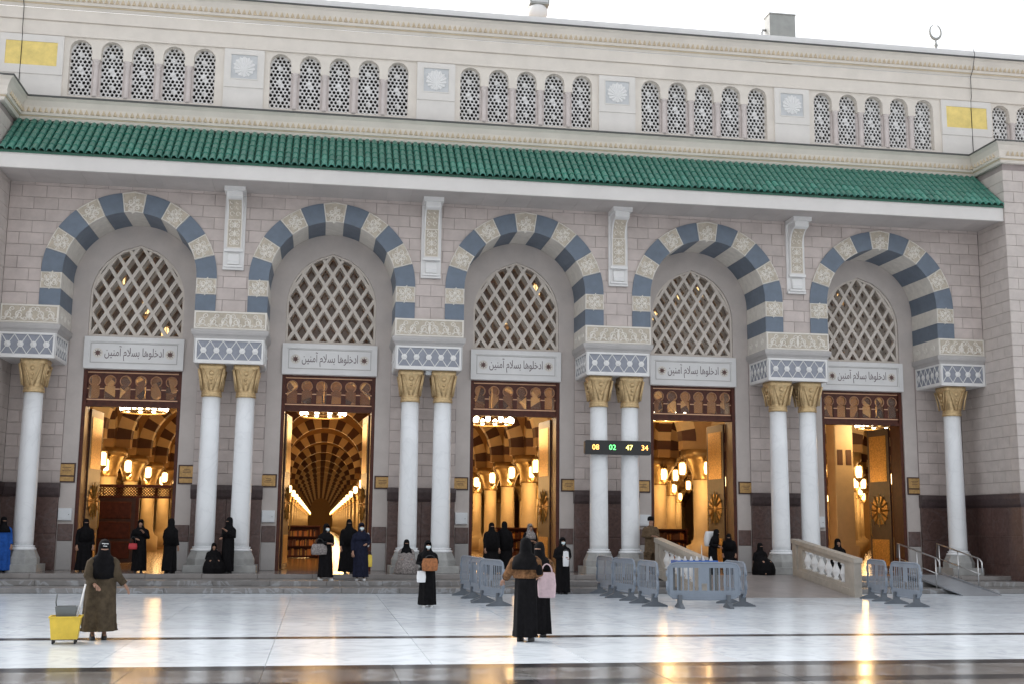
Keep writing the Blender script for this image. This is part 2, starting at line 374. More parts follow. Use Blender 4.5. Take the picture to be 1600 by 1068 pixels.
# --- carved scroll relief used on the cream stones
def spiral(mb, cx, cz, r, y, turns=1.4, a0=0, sgn=1, w=.013, mi=1, n=13):
    pts = [(cx+sgn*math.cos(a0+turns*2*PI*i/n)*r*(1-.82*i/n), y, cz+math.sin(a0+turns*2*PI*i/n)*r*(1-.82*i/n)) for i in range(n+1)]
    mb.tube(pts, [w*(1-.4*i/n) for i in range(n+1)], 4, mi, False)
def frame(mb, x0, x1, z0, z1, y, w=.03, d=.02, mi=1):
    mb.prism([rect(x0, x1, z0, z1), list(reversed(rect(x0+w, x1-w, z0+w, z1-w)))], y-d, y+.002, mi=mi)
def leaf(mb, x, z, a, l, w, y, mi=1):
    c, s = math.cos(a), math.sin(a)
    P = lambda u, v, dy: (x+u*c-v*s, y-dy, z+u*s+v*c)
    mb.add([P(0, 0, .004), P(l*.45, w, .004), P(l, 0, .004), P(l*.45, -w, .004), P(l*.45, 0, .026)], [(0, 3, 4), (3, 2, 4), (2, 1, 4), (1, 0, 4)], mi)
# --- the striped arches
ANG = [8.2+16.36*i for i in range(6)]     # from the crown down
def voussoir_poly(i, side):               # i=0 keystone; 1..5 curved; 6,7 stilted blocks
    g = .002
    def pt(r, deg): a = math.radians(90-side*deg); return (r*math.cos(a), ZC+r*math.sin(a))
    if i == 0:
        return [pt(HI, -8.2), pt(HI, -4), (0, ZC+HI), pt(HI, 4), pt(HI, 8.2), pt(HO, 8.2), (0, ZC+HO+.045), pt(HO, -8.2)]
    if i <= 5:
        a0, a1 = ANG[i-1]+.1, ANG[i]-.1; N = 4
        if i == 5: a1 = 90
        return [pt(HI, a0+(a1-a0)*q/N) for q in range(N+1)]+[pt(HO, a1-(a1-a0)*q/N) for q in range(N+1)]
    z1, z0 = (ZC-.004, ZC-ST/2) if i == 6 else (ZC-ST/2-.004, ZI)
    return [(side*HI, z1), (side*HI, z0), (side*HO, z0), (side*HO, z1)]
vmesh = []
for side in (1, -1):
    for i in range(0 if side == 1 else 1, 8):
        cream = i % 2 == 0
        mb = MB(); poly = voussoir_poly(i, side); mb.prism([poly], -.045 if cream else -.035, 1.66)
        if cream:
            cx = sum(p[0] for p in poly)/len(poly); cz = sum(p[1] for p in poly)/len(poly); y = -.047
            k = len(poly); inn = [(cx+(p[0]-cx)*.93, cz+(p[1]-cz)*.93) for p in poly]
            mb.prism([inn], y-.002, -.04, mi=2); y -= .003
            mb.tube([(p[0], y, p[1]) for p in inn+[inn[0]]], .014, 4, 1, False)
            for q in range(4):
                a = PI/4+q*PI/2+math.atan2(cz-ZC, cx) if i <= 5 else PI/4+q*PI/2
                spiral(mb, cx+.135*math.cos(a), cz+.135*math.sin(a), .095, y, 1.5, a, 1 if q % 2 else -1, .017)
                leaf(mb, cx, cz, a+PI/4, .2, .035, y); leaf(mb, cx+.2*math.cos(a), cz+.2*math.sin(a), a+PI*.8, .13, .025, y); leaf(mb, cx+.22*math.cos(a+.75), cz+.22*math.sin(a+.75), a+.2, .08, .025, y)
                spiral(mb, cx+.215*math.cos(a+.8), cz+.215*math.sin(a+.8), .05, y, 1.2, a+2, -1 if q % 2 else 1, .012)
        vmesh.append(mb.mesh('voussoir', ['cream_carved', 'carving', 'carved_ground'] if cream else ['blue_stone']))
core = MB()
ri, ro = HI+.03, HO-.08
core.prism([[(-ri, ZI+.01)]+[(-ri*math.cos(PI*i/24), ZC+ri*math.sin(PI*i/24)) for i in range(25)]+[(ri, ZI+.01), (ro, ZI+.01)]+[(ro*math.cos(PI*i/24), ZC+ro*math.sin(PI*i/24)) for i in range(25)]+[(-ro, ZI+.01)]], .0, 1.62)
cme = core.mesh('arch', 'mortar')
for k in range(5):
    a = link('arch', cme, MQ, (6*k, 0, 0))
    for me in vmesh: link('voussoir', me, a)
# --- imposts, friezes, columns
def impost_mesh(x0, x1):
    mb = MB().box(x0, x1, -.06, 1.66, 7.565, ZI-.003); y = -.06
    frame(mb, x0+.02, x1-.02, 7.585, ZI-.025, y, .03, .018); mb.box(x0+.045, x1-.045, y-.003, y+.01, 7.61, ZI-.05, 2)
    n = max(2, int(round((x1-x0)/.36))); w = (x1-x0-.16)/n
    for i in range(n):
        cx = x0+.08+w*(i+.5); s = 1 if i < n/2 else -1
        spiral(mb, cx, 7.80, .125, y-.004, 1.5, PI*.3, s, .021); spiral(mb, cx+s*.1, 7.97, .085, y-.004, 1.2, -PI*.4, -s, .018); spiral(mb, cx-s*.13, 7.70, .07, y-.004, 1.2, PI*.8, -s, .016)
        leaf(mb, cx-s*.12, 7.66, PI/2-s*.5, .3, .035, y); leaf(mb, cx+s*.14, 7.64, PI/2+s*.9, .16, .03, y)
    leaf(mb, (x0+x1)/2, 7.62, PI/2, .42, .05, y)
    for sx, xx in ((-1, x0), (1, x1)):     # scrolls on the two returns
        for j in range(3):
            yy = .3+j*.5
            pts = [(xx+sx*.004, yy+.13*math.cos(.6*q)*(1-.06*q), 7.82+.13*math.sin(.6*q)*(1-.06*q)) for q in range(14)]
            mb.tube(pts, .014, 4, 1, False)
    return mb
def mold_mesh(x0, x1):
    p = [(.0, 7.30), (.03, 7.30), (.05, 7.36), (.10, 7.42), (.12, 7.50), (.12, 7.56), (0, 7.56)]
    return MB().sweep([(x0, 1.66), (x0, .0), (x1, .0), (x1, 1.66)][::1], [(a-.02, z) for a, z in p])
def frieze_mesh(x0, x1):
    mb = MB().box(x0+.012, x1-.012, .0, 1.66, 6.60, 7.295)            # core, blue-grey
    z0, z1 = 6.60, 7.295; y = .0
    mb.prism([rect(x0, x1, z0-.002, z1), list(reversed(rect(x0+.07, x1-.07, z0+.075, z1-.06)))], -.03, .012, mi=1)
    for xx, s in ((x0, -1), (x1, 1)):
        mb.prism([[(-.03, z0-.002), (1.655, z0-.002), (1.655, z1), (-.03, z1)], [(.06, z1-.06), (1.58, z1-.06), (1.58, z0+.075), (.06, z0+.075)]], xx-.012 if s > 0 else xx-.018, xx+.018 if s > 0 else xx+.012, 'X', 1)
    mb.box(x0, x1, -.028, 1.655, z0-.03, z0-.003, 1)
    zb, zt = z0+.075, z1-.06; hgt = zt-zb; n = max(2, int(round((x1-x0-.14)/.36))); w = (x1-x0-.14)/n
    for i in range(n+2):                # diagonal lattice in both directions
        for s in (1, -1):
            xs = x0+.07+(i-1)*w; e = w
            p = [(xs+(0 if s > 0 else e), zb), (xs+(e if s > 0 else 0), zt)]
            (xa, za), (xb, zb2) = p
            lo, hi = x0+.07, x1-.07
            def cl(xa, za, xb, zb_):
                if xa == xb: return None
                t0, t1 = 0, 1; d = xb-xa
                for lim, sg in ((lo, 1), (hi, -1)):
                    t = (lim-xa)/d
                    if d*sg > 0: t0 = max(t0, t)
                    else: t1 = min(t1, t)
                return None if t1-t0 < .03 else ((xa+d*t0, za+(zb_-za)*t0), (xa+d*t1, za+(zb_-za)*t1))
            r_ = cl(xa, za, xb, zb2)
            if r_:
                (xa, za), (xb, zb2) = r_; mb.tube([(xa, -.004, za), (xb, -.004, zb2)], .013, 4, 1, False)
    for xx in (x0, x1):
        for i in range(5):
            for s in (1, -1):
                ya, yb = .06+i*.304, .06+(i+1)*.304
                mb.tube([(xx, ya, zb if s > 0 else zt), (xx, yb, zt if s > 0 else zb)], .014, 4, 1, False)
    return mb, n, w
ros = MB()
ros.add([(0, -.05, 0)]+[(.085*(1 if i % 2 else .8)*math.cos(2*PI*i/16), -.02, .085*(1 if i % 2 else .8)*math.sin(2*PI*i/16)) for i in range(16)], [(0, 1+(i+1) % 16, 1+i) for i in range(16)])
ros.prism([[(.09*math.cos(2*PI*i/12), .09*math.sin(2*PI*i/12)) for i in range(12)]], -.022, .004)
ros_me = ros.mesh('rosette', 'stone_white')
def shaft_mesh():
    return MB().lathe([(.29, 1.155), (.292, 1.3), (.288, 2.5), (.278, 4.4), (.268, 5.6)], n=28).mesh('column', 'marble_column')
def base_mesh():
    return MB().lathe([(.31, 1.03), (.37, 1.03), (.385, 1.06), (.37, 1.09), (.325, 1.105), (.325, 1.12), (.345, 1.135), (.34, 1.155), (.30, 1.165)], n=28).mesh('base_molding', 'marble_column')
def pedestal_mesh():
    n = 8; mb = MB()
    pr = [(.46, .63), (.46, .80), (.39, .95), (.36, 1.03)]
    vs = [(r*math.cos(2*PI*(i+.5)/n)/math.cos(PI/n), r*math.sin(2*PI*(i+.5)/n)/math.cos(PI/n), z) for r, z in pr for i in range(n)]
    fs = [(j*n+i, j*n+(i+1) % n, (j+1)*n+(i+1) % n, (j+1)*n+i) for j in range(3) for i in range(n)]+[tuple(range(n))[::-1], tuple(range(3*n, 4*n))]
    return mb.add(vs, fs).mesh('pedestal', 'pedestal')
def capital_mesh():
    mb = MB(); sq = lambda z: 2+6*max(0, min(1, (z-5.78)/.35))
    mb.lathe([(.275, 5.595), (.305, 5.61), (.31, 5.66), (.285, 5.68), (.30, 5.70), (.30, 5.745), (.275, 5.765), (.28, 5.85), (.30, 6.05), (.33, 6.25), (.365, 6.42), (.385, 6.45), (.385, 6.57)], n=32, sq=sq)
    for q in range(4):                    # V-shaped straps and a leaf on each side
        R = Matrix.Rotation(q*PI/2, 3, 'Z')
        for s in (-1, 1):
            mb.tube([R @ Vector((s*.05, -.305, 5.80)), R @ Vector((s*.13, -.335, 6.1)), R @ Vector((s*.25, -.385, 6.42))], .026, 5)
            mb.tube([R @ Vector((s*.26, -.30, 5.80)), R @ Vector((s*.30, -.335, 6.1)), R @ Vector((s*.36, -.385, 6.42))], .024, 5)
        for zc, rr in ((6.30, .075), (6.12, .05), (6.0, .035)):
            c = R @ Vector((0, -.36+(.30-(zc-6))*.12, zc))
            mb.add([c+R @ Vector((rr*math.cos(t)*math.cos(p), -.05*math.sin(p), rr*math.sin(t)*math.cos(p))) for p in (0, .7) for t in [2*PI*i/8 for i in range(8)]]+[c+R @ Vector((0, -.05, 0))],
                [(i, (i+1) % 8, 8+(i+1) % 8, 8+i) for i in range(8)]+[(8+i, 8+(i+1) % 8, 16) for i in range(8)], 0, True)
    return mb.mesh('capital', 'gold')
SH, BM_, PD, CP = shaft_mesh(), base_mesh(), pedestal_mesh(), capital_mesh()
for k in range(6):
    xc = 6*k-3; x0 = max(XL+.01, xc-1.067); x1 = min(XR-.01, xc+1.067)
    impost_mesh(x0, x1).build('impost_block', ['cream_carved', 'carving', 'carved_ground'], MQ)
    mold_mesh(x0+.03, x1-.03).build('impost_molding', 'stone_grey', MQ)
    fx0, fx1 = x0+(.05 if k > 0 else 0), x1-(.05 if k < 5 else 0)
    mb, n, w = frieze_mesh(fx0, fx1); fb = mb.build('frieze_block', ['frieze_blue', 'stone_white'], MQ)
    for i in range(n): link('rosette', ros_me, fb, (fx0+.07+w*(i+.5), -.005, 6.955))
    for xx, s in ((fx0, -1), (fx1, 1)):
        for i in range(5): o = link('rosette', ros_me, fb, (xx, .06+.304*(i+.5), 6.955)); o.rotation_euler = (0, 0, s*PI/2)
    cols = [xc+.386] if k == 0 else [xc-.386] if k == 5 else [xc-.507, xc+.507]
    for x in cols:
        c = link('column', SH, MQ, (x, .524, 0)); link('capital', CP, c); link('base_molding', BM_, c); link('pedestal', PD, c)
    px0, px1 = (min(cols)-.54, max(cols)+.54)
    MB().bev(max(px0, XL+.02), min(px1, XR-.02), -.06, 1.1, PZ-.01, .632, .015).build('plinth', 'pedestal', MQ)
# --- recessed wall with doors and lattice windows
o_ = [(XL, PZ-.02)]
for k in range(5): o_ += [(6*k-1.47, PZ-.02), (6*k-1.47, 6.5), (6*k+1.47, 6.5), (6*k+1.47, PZ-.02)]
o_ += [(XR, PZ-.02), (XR, 11.95), (XL, 11.95)]
WZ0, WZS, WHW, WAP = 7.52, 8.72, 1.42, 10.44
holes = [list(reversed(pointed(6*k, WZ0, WZS, WHW, WAP))) for k in range(5)]
MB().prism([o_]+holes, YD, 2.5).build('door_wall', 'stone_jamb', MQ)
def clip_convex(p, d, poly):       # parameter range of the line p+t*d inside a convex polygon
    t0, t1 = -1e9, 1e9; n = len(poly); ar = sum(poly[i-1][0]*poly[i][1]-poly[i][0]*poly[i-1][1] for i in range(n)); s = 1 if ar > 0 else -1
    for i in range(n):
        a, b = poly[i-1], poly[i]; ex, ez = b[0]-a[0], b[1]-a[1]; nx, nz = -ez*s, ex*s
        num = (p[0]-a[0])*nx+(p[1]-a[1])*nz; den = d[0]*nx+d[1]*nz
        if abs(den) < 1e-9:
            if num < 0: return None
            continue
        t = -num/den
        if den > 0: t0 = max(t0, t)
        else: t1 = min(t1, t)
    return (t0, t1) if t1-t0 > .05 else None
def lattice_mesh(y0, y1, w, name, m, PX=.46, PZ_=.74, off=0):
    mb = MB(); poly = pointed(0, WZ0, WZS, WHW, WAP, 9, .02)
    for s in (1, -1):
        d = Vector((PX, s*PZ_)).normalized(); nrm = Vector((-d.y, d.x))
        for i in range(-14, 15):
            p = (i*PX+off, WZ0+.02); r = clip_convex(p, d, poly)
            if not r: continue
            a = Vector(p)+d*r[0]; b = Vector(p)+d*r[1]; q = nrm*w/2; e = .002 if s > 0 else 0
            mb.prism([[tuple(a-q), tuple(b-q), tuple(b+q), tuple(a+q)]], y0+e, y1-e)
    mb.prism([pointed(0, WZ0-.0, WZS, WHW-.003, WAP-.003), list(reversed(pointed(0, WZ0+.06, WZS, WHW, WAP, 9, .065)))], y0-.03, y1+.01)
    return mb.mesh(name, m)
LF = lattice_mesh(YD+.10, YD+.26, .10, 'lattice_window', 'lattice_stone')
LB = lattice_mesh(YD+.62, YD+.74, .10, 'inner_lattice', 'lattice_stone')
gl_me = MB().prism([pointed(0, WZ0+.02, WZS, WHW-.02, WAP-.02)], YD+.66, YD+.665).mesh('pane', 'glass')
# --- text helper (letters as thin solid shapes)
def text_mesh(body, size, name, m, depth=.004, align='CENTER'):
    c = bpy.data.curves.new('t', 'FONT'); c.body = body; c.size = size; c.align_x = align; c.align_y = 'CENTER'; c.extrude = depth; c.resolution_u = 3
    o = bpy.data.objects.new('t', c); COL.objects.link(o)
    me = bpy.data.meshes.new_from_object(o.evaluated_get(bpy.context.evaluated_depsgraph_get()))
    bpy.data.objects.remove(o); me.name = name; me.materials.clear(); me.materials.append(M[m])
    me.transform(Matrix.Rotation(PI/2, 4, 'X'))
    return me
words = ["\ufe8d\ufea9\ufea7\ufee0\ufeee\ufeeb\ufe8e", "\ufe91\ufeb4\ufefc\ufee1", "\ufe81\ufee3\ufee8\ufef4\ufee6"]
CALLI = text_mesh(' '.join(words)[::-1], .36, 'calligraphy', 'ink')
_xs = [v.co.x for v in CALLI.vertices]; _zs = [v.co.z for v in CALLI.vertices]
_k = 1.76/(max(_xs)-min(_xs)); _kz = .46/(max(_zs)-min(_zs))
CALLI.transform(Matrix.Diagonal((_k, 1, _kz, 1)) @ Matrix.Translation((-(max(_xs)+min(_xs))/2, 0, -(max(_zs)+min(_zs))/2)))
em = MB()
em.prism([[(.15*math.cos(2*PI*i/20), .15*math.sin(2*PI*i/20)) for i in range(20)]], -.006, 0, mi=0)
for i in range(8): leaf(em, 0, 0, 2*PI*i/8, .12, .02, -.006, 1)
EMB = em.mesh('emblem', ['cream_carved', 'emblem_red'])
# --- transom with six keyhole lights
def keyhole(cx, z0, zt, hw, r):
    zc = zt-r; a0 = math.asin(min(.99, hw*.55/r)); N = 12
    return [(cx-hw, z0), (cx-hw, zc-r*.95), (cx-hw*.55, zc-r*.80)]+[(cx-r*math.sin(a0+(2*PI-2*a0)*i/N), zc-r*math.cos(a0+(2*PI-2*a0)*i/N)) for i in range(N+1)]+[(cx+hw*.55, zc-r*.80), (cx+hw, zc-r*.95), (cx+hw, z0)]
tr = MB(); tz0, tz1 = 5.46, 6.5
keys = [keyhole(-1.15+.46*i, tz0+.16, tz1-.17, .16, .165) for i in range(6)]
tr.prism([rect(-1.47, 1.47, tz0, tz1)]+[list(reversed(q)) for q in keys], YD+.14, YD+.22)
frame(tr, -1.42, 1.42, tz0+.10, tz1-.06, YD+.14, .035, .02, 1)
for q in keys: tr.tube([(p[0], YD+.135, p[1]) for p in q[2:-2]], .018, 4, 1, False)
for i in range(7):
    xa, xb = -1.15+.46*(i-1)+.16, -1.15+.46*i-.16
    xa, xb = max(xa, -1.40), min(xb, 1.40)
    tr.box(xa, xb, YD+.12, YD+.142, 5.90, 5.93, 1)
TRM = tr.mesh('transom', ['wood', 'trim_gold'])
TGL = MB().box(-1.4, 1.4, YD+.18, YD+.184, tz0+.1, tz1-.1).mesh('pane', 'glass_clear')
df = MB()
for s in (-1, 1): df.box(s*1.47-.0 if s < 0 else 1.47-.11, -1.47+.11 if s < 0 else 1.47, YD+.06, 2.46, PZ, 6.5)
df.box(-1.36, 1.36, YD+.08, YD+.28, 5.36, 5.46); df.box(-1.47, 1.47, YD+.07, YD+.3, 6.44, 6.499)
DFM = df.mesh('door_frame', 'wood')
# open door leaf, hinged at the back of the reveal and swung inwards
lf = MB().box(-.035, .035, 0, 1.32, PZ+.02, 5.34)
for s in (-1, 1):
    for za, zb in ((.6, 1.5), (3.5, 5.1)):
        lf.box(s*.036-.012, s*.036+.012, .14, 1.18, za, zb, 1)
    lf.add([(s*.05, .66+.5*math.cos(2*PI*i/20), 2.5+.5*math.sin(2*PI*i/20)) for i in range(20)]+[(s*.075, .66, 2.5)], [(i, (i+1) % 20, 20) for i in range(20)], 1)
    for i in range(12):
        a = 2*PI*i/12; lf.tube([(s*.06, .66+.12*math.cos(a), 2.5+.12*math.sin(a)), (s*.075, .66+.58*math.cos(a), 2.5+.58*math.sin(a))], [.05, .015], 4, 1, False)
    lf.tube([(s*.07, 1.12, 1.6), (s*.11, 1.14, 1.7), (s*.11, 1.14, 2.5), (s*.07, 1.12, 2.6)], .018, 6, 1)
LFM = lf.mesh('door_leaf', ['wood_dark', 'leaf_gold'])
CPAN = MB(); CPAN.box(-1.49, 1.49, YD-.05, YD+.1, 6.52, 7.49)
frame(CPAN, -1.49, 1.49, 6.52, 7.49, YD-.05, .15, .035, 0); frame(CPAN, -1.30, 1.30, 6.70, 7.31, YD-.05, .018, .012, 1)
CPM = CPAN.mesh('inscription_panel', ['stone_white', 'stone_grey'])
for k in range(5):
    lw = link('lattice_window', LF, MQ, (6*k, 0, 0)); link('inner_lattice', LB, lw); link('pane', gl_me, lw)
    cp = link('inscription_panel', CPM, MQ, (6*k, 0, 0)); link('calligraphy', CALLI, cp, (0, YD-.052, 7.0))
    for s in (-1, 1): link('emblem', EMB, cp, (s*1.08, YD-.052, 7.0))
    link('door_frame', DFM, MQ, (6*k, 0, 0)); t_ = link('transom', TRM, MQ, (6*k, 0, 0)); link('pane', TGL, t_)
    for s in (-1, 1):
        link('door_leaf', LFM, MQ, (6*k+s*1.33, 2.5, 0), rz=s*.10)
        MB().bev(6*k+s*1.70-.215, 6*k+s*1.70+.215, YD-.035, YD+.02, 1.28, 1.78, .012).build('jamb_block', 'granite', MQ)
        MB().bev(6*k+s*1.70-.215, 6*k+s*1.70+.215, YD-.03, YD+.02, PZ, 1.27, .012).build('jamb_block', 'stone_grey', MQ)
# --- brick piers and granite dado behind the columns
for k in range(6):
    xc = 6*k-3; x0 = max(XL, xc-1.06); x1 = min(XR, xc+1.06)
    pw = MB().box(x0, x1, YD-.05, YD+.01, 3.0, 7.6).build('pier_wall', 'mortar', MQ)
    z = 3.0; r = 0
    while z < 7.3:
        x = x0-(.35 if r % 2 else 0)
        while x < x1:
            a, b = max(x, x0)+BJ/2, min(x+BL, x1)-BJ/2; x += BL
            if b-a > .04:
                if abs(b-a-(BL-BJ)) < .001: link('brick', full, pw, (a, YD-.07, z+BJ/2))
                else: MB().bev(a, b, YD-.07, YD-.02, z+BJ/2, z+BH-BJ/2, .006).build('brick', 'brick', pw)
        z += BH; r += 1
    MB().prism([[(YD, 2.58), (YD-.12, 2.58), (YD-.17, 2.66), (YD-.24, 2.86), (YD-.25, 3.0), (YD, 3.0)]], x0-.02, x1+.02, 'X').build('dado_molding', 'granite_mold', MQ)
    n = 2 if 0 < k < 5 else 1
    for i in range(n):
        a = x0+(x1-x0)*i/n; b = x0+(x1-x0)*(i+1)/n
        for za, zb in ((PZ, 1.5), (1.5, 2.58)): MB().bev(a+.003, b-.003, YD-.11, YD, za+.002, zb-.002, .008).build('granite_panel', 'granite', MQ)
# --- corbels under the eave
def corbel_mesh():
    mb = MB(); h = .235
    mb.box(-.31, .31, -.07, .03, 9.40, 11.86)
    mb.box(-.31, .31, -.13, -.0, 9.40, 9.47); mb.box(-.27, .27, -.20, -.0, 9.471, 9.53)
    mb.prism([[(-.071, 9.53), (-.17, 9.56), (-.20, 9.66), (-.16, 9.80), (-.12, 9.90), (-.071, 9.93)]], -.17, .17, 'X')
    mb.box(-.28, .28, -.22, -.0, 9.95, 10.03)
    pr = [(-.05, 10.03), (-.17, 10.03), (-.17, 10.95)]+[(-.17-.42*(1-math.cos(t*PI/2/6)), 10.95+.55*math.sin(t*PI/2/6)) for t in range(1, 7)]+[(-.66, 11.54), (-.66, 11.84), (-.05, 11.84)]
    mb.prism([pr], -h, h, 'X'); mb.box(-.31, .31, -.74, .0, 11.70, 11.845)
    y = -.172; frame(mb, -.215, .215, 10.06, 10.95, y, .025, .014); mb.box(-.19, .19, y-.003, y+.01, 10.08, 10.93, 2)
    cv = [(-.176-.42*(1-math.cos(q*PI/2/6)), 10.95+.55*math.sin(q*PI/2/6)-.004) for q in range(0, 6)]
    for (ya, za), (yb, zb) in zip(cv[:-1], cv[1:]): mb.add([(-.19, ya, za), (.19, ya, za), (.19, yb, zb), (-.19, yb, zb)], [(0, 1, 2, 3)], 2)
    for i in range(3):
        z = 10.22+i*.27
        for s in (-1, 1): spiral(mb, s*.095, z, .085, y-.003, 1.4, PI*.5, s, .018); leaf(mb, s*.16, z+.06, PI/2+s*.5, .13, .025, y)
        leaf(mb, 0, z-.10, PI/2, .25, .04, y)
    for i in range(3):                     # relief on the curved bracket
        t = (i+.8)*PI/2/4; yy = -.17-.42*(1-math.cos(t)); z = 10.95+.55*math.sin(t)
        for s in (-1, 1): mb.tube([(s*.09+.06*math.cos(q), yy-.012-.03*math.sin(q)*.3, z+.06*math.sin(q)) for q in [j*.7 for j in range(8)]], .013, 4, 1, False)
    return mb.mesh('corbel', ['stone_white', 'carving', 'carved_ground'])
CBM = corbel_mesh()
for k in range(4): link('corbel', CBM, MQ, (6*k+3, 0, 0))
# --- canopy: soffit, fascia and glazed tile roof
YE = -1.55
can = MB().box(XL+.01, XR-.01, YE+.02, .0, 11.86, 12.2).build('canopy_slab', 'stone_grey', MQ)
n = 42; w = (XR-XL-.02)/n; spm = MB().box(.003, w-.003, 0, -YE-.09, -.02, 0).mesh('soffit_panel', 'soffit')
for i in range(n): link('soffit_panel', spm, can, (XL+.01+i*w, YE+.08, 11.857))
fa = MB().box(XL+.01, XR-.01, YE-.03, YE+.06, 11.82, 12.24)
fa.box(XL+.01, XR-.01, YE-.06, YE+.06, 12.241, 12.31); fa.box(XL+.01, XR-.01, YE-.045, YE+.05, 11.80, 11.82)
fa.build('fascia', 'eave_white', MQ)
RY0, RZ0, RY1, RZ1 = YE-.10, 12.33, -.02, 13.74
roof = MB().prism([[(RY0+.03, RZ0-.03), (RY1, RZ1-.03), (RY1, RZ1-.25), (RY0+.03, RZ0-.10)]], XL+.01, XR-.01, 'X').build('roof', 'tile_deck', MQ)
rl = math.hypot(RY1-RY0, RZ1-RZ0); ra = math.atan2(RZ1-RZ0, RY1-RY0); NT, NC = 6, 144; tp = (XR-XL-.04)/NC; tl = rl/NT
tm = MB(); rr0, rr1 = tp*.47, tp*.39
def halfring(r, y, z, t=0): return [(r*math.cos(PI*i/6), y, z+r*math.sin(PI*i/6)) for i in range(7)]
A, B, Cc = halfring(rr0, -.03, 0), halfring(rr1, tl, 0), halfring(rr0*.72, -.03, 0)
tm.add(A+B, [(i, i+1, 8+i, 7+i) for i in range(6)], 0, True)
tm.add(A+Cc, [(i, i+1, 8+i, 7+i) for i in range(6)])
tme = tm.mesh('roof_tile', 'tile_green')
rest = MB(); ca, sa = math.cos(ra), math.sin(ra)
for c in range(NC):
    x = XL+.02+tp*(c+.5)
    for r in range(NT):
        p = Vector((x, RY0+ca*tl*r, RZ0+sa*tl*r))
        if r < 2:
            o = link('roof_tile', tme, roof, p); o.rotation_euler = (ra+random.uniform(-.012, .012), 0, random.uniform(-.012, .012))
        else:
            j = random.uniform(-.006, .006)
            rest.add([(p.x+v.co.x, p.y+ca*v.co.y-sa*v.co.z, p.z+sa*v.co.y+ca*v.co.z+j) for v in tme.vertices], [tuple(f.vertices) for f in tme.polygons], 0, True)
rest.build('roof_tile_courses', 'tile_green', roof, kind='stuff')
# --- clerestory: arcades with pierced screens
cl = [(-10, 13.6), (34, 13.6), (34, 16.6), (-10, 16.6)]
WC = {k: [6*k+.92*j for j in range(-2, 3)] for k in range(5)}
WC[5] = [28.70+.92*j for j in range(4)]; WC[-1] = [-8.2+.92*j for j in range(4)]
CZ0, CZC, CZS, CHW = 14.62, 15.80, 16.08, .325
holes = []
for k, cs in WC.items():
    h = [(cs[0]-CHW, CZ0)]
    for i, c in enumerate(cs):
        if i: h.append((c-CHW, CZC))
        h += [(c-CHW*math.cos(PI*q/10), CZS+CHW*math.sin(PI*q/10)) for q in range(11)]
        if i < len(cs)-1: h.append((c+CHW, CZC))
    h.append((cs[-1]+CHW, CZ0)); holes.append(list(reversed(h)))
MB().prism([cl]+holes, 0, .30).build('clerestory_wall', 'stone_cream', MQ)
MB().box(-10, 34, .55, .9, 13.6, 17).build('shade_backing', 'void', MQ)  # dark sheet that paints in the shade seen through the pierced screens
def screen_mesh():
    hw, z0, z1, zs = .34, CZ0-.04, 16.42, CZS; hs = []; bos = [(0, 15.02), (0, 15.50), (0, 15.98)]
    s = .128; r = 0; z = z0+.08
    while z < z1-.05:
        x = -hw+.05+(s/2 if r % 2 else 0)
        while x < hw-.04:
            if (z < zs or x*x+(z-zs)**2 < (CHW-.03)**2) and all((x-bx)**2+(z-bz)**2 > (.085)**2 for bx, bz in bos):
                q = .056 if (r+int(x/s+99)) % 3 else .047; m = 5 if r % 2 else 6; a0 = random.random()*3
                hs.append([(x+q*math.cos(a0-2*PI*i/m), z+q*1.12*math.sin(a0-2*PI*i/m)) for i in range(m)])
            x += s
        z += s*.88; r += 1
    mb = MB(); mb.prism([roundarch(0, z0, zs, hw+.02)]+hs, .21, .27)
    for bx, bz in bos:
        mb.add([(bx, .15, bz)]+[(bx+.075*math.cos(2*PI*i/10), .212, bz+.075*math.sin(2*PI*i/10)) for i in range(10)], [(0, 1+(i+1) % 10, 1+i) for i in range(10)])
    return mb.mesh('window_screen', 'stone_white')
SM = screen_mesh()
cn = MB().lathe([(.10, 14.60), (.10, 14.68), (.075, 14.72), (.072, 15.62), (.09, 15.66), (.075, 15.68), (.10, 15.74), (.12, 15.795)], n=12)
CNM = cn.mesh('colonnette', 'stone_pink')
cbm = MB().box(-.135, .135, .14, .205, CZ0-.02, CZC+.05).mesh('pier_backing', 'stone_pink')
for k, cs in WC.items():
    for i, c in enumerate(cs):
        link('window_screen', SM, MQ, (c, 0, 0))
        if i: link('colonnette', CNM, MQ, (c-.46, .075, 0)); link('pier_backing', cbm, MQ, (c-.46, 0, 0))
pm = MB().box(-.61, .61, -.05, .01, 14.55, 16.44)
pm.prism([rect(-.61, .61, 15.20, 16.44), list(reversed(rect(-.40, .40, 15.48, 16.26)))], -.075, -.049)
frame(pm, -.43, .43, 15.45, 16.29, -.075, .03, .012, 0); pm.box(-.40, .40, -.054, -.0505, 15.48, 16.26, 1)
PMM = pm.mesh('medallion_panel', ['panel_stone', 'panel_pale'])
sh = MB()
for i in range(14):
    a0, a1 = 2*PI*i/14, 2*PI*(i+1)/14; am = (a0+a1)/2; P = lambda r, a, y: (r*math.cos(a), y, r*math.sin(a))
    sh.add([(0, -.10, -.12), P(.30, a0, -.058), P(.345, am, -.085), P(.30, a1, -.058)], [(0, 2, 1), (0, 3, 2)])
SHM = sh.mesh('shell_rosette', 'stone_white')
for x in (3.05, 9.05, 15.0, 21.03): p_ = link('medallion_panel', PMM, MQ, (x, 0, 0)); link('shell_rosette', SHM, p_, (0, 0, 15.87))
gp = MB().box(-.93, .93, -.05, .01, 14.55, 16.44)
gp.prism([rect(-.93, .93, 15.20, 16.44), list(reversed(rect(-.75, .75, 15.47, 16.22)))], -.075, -.049)
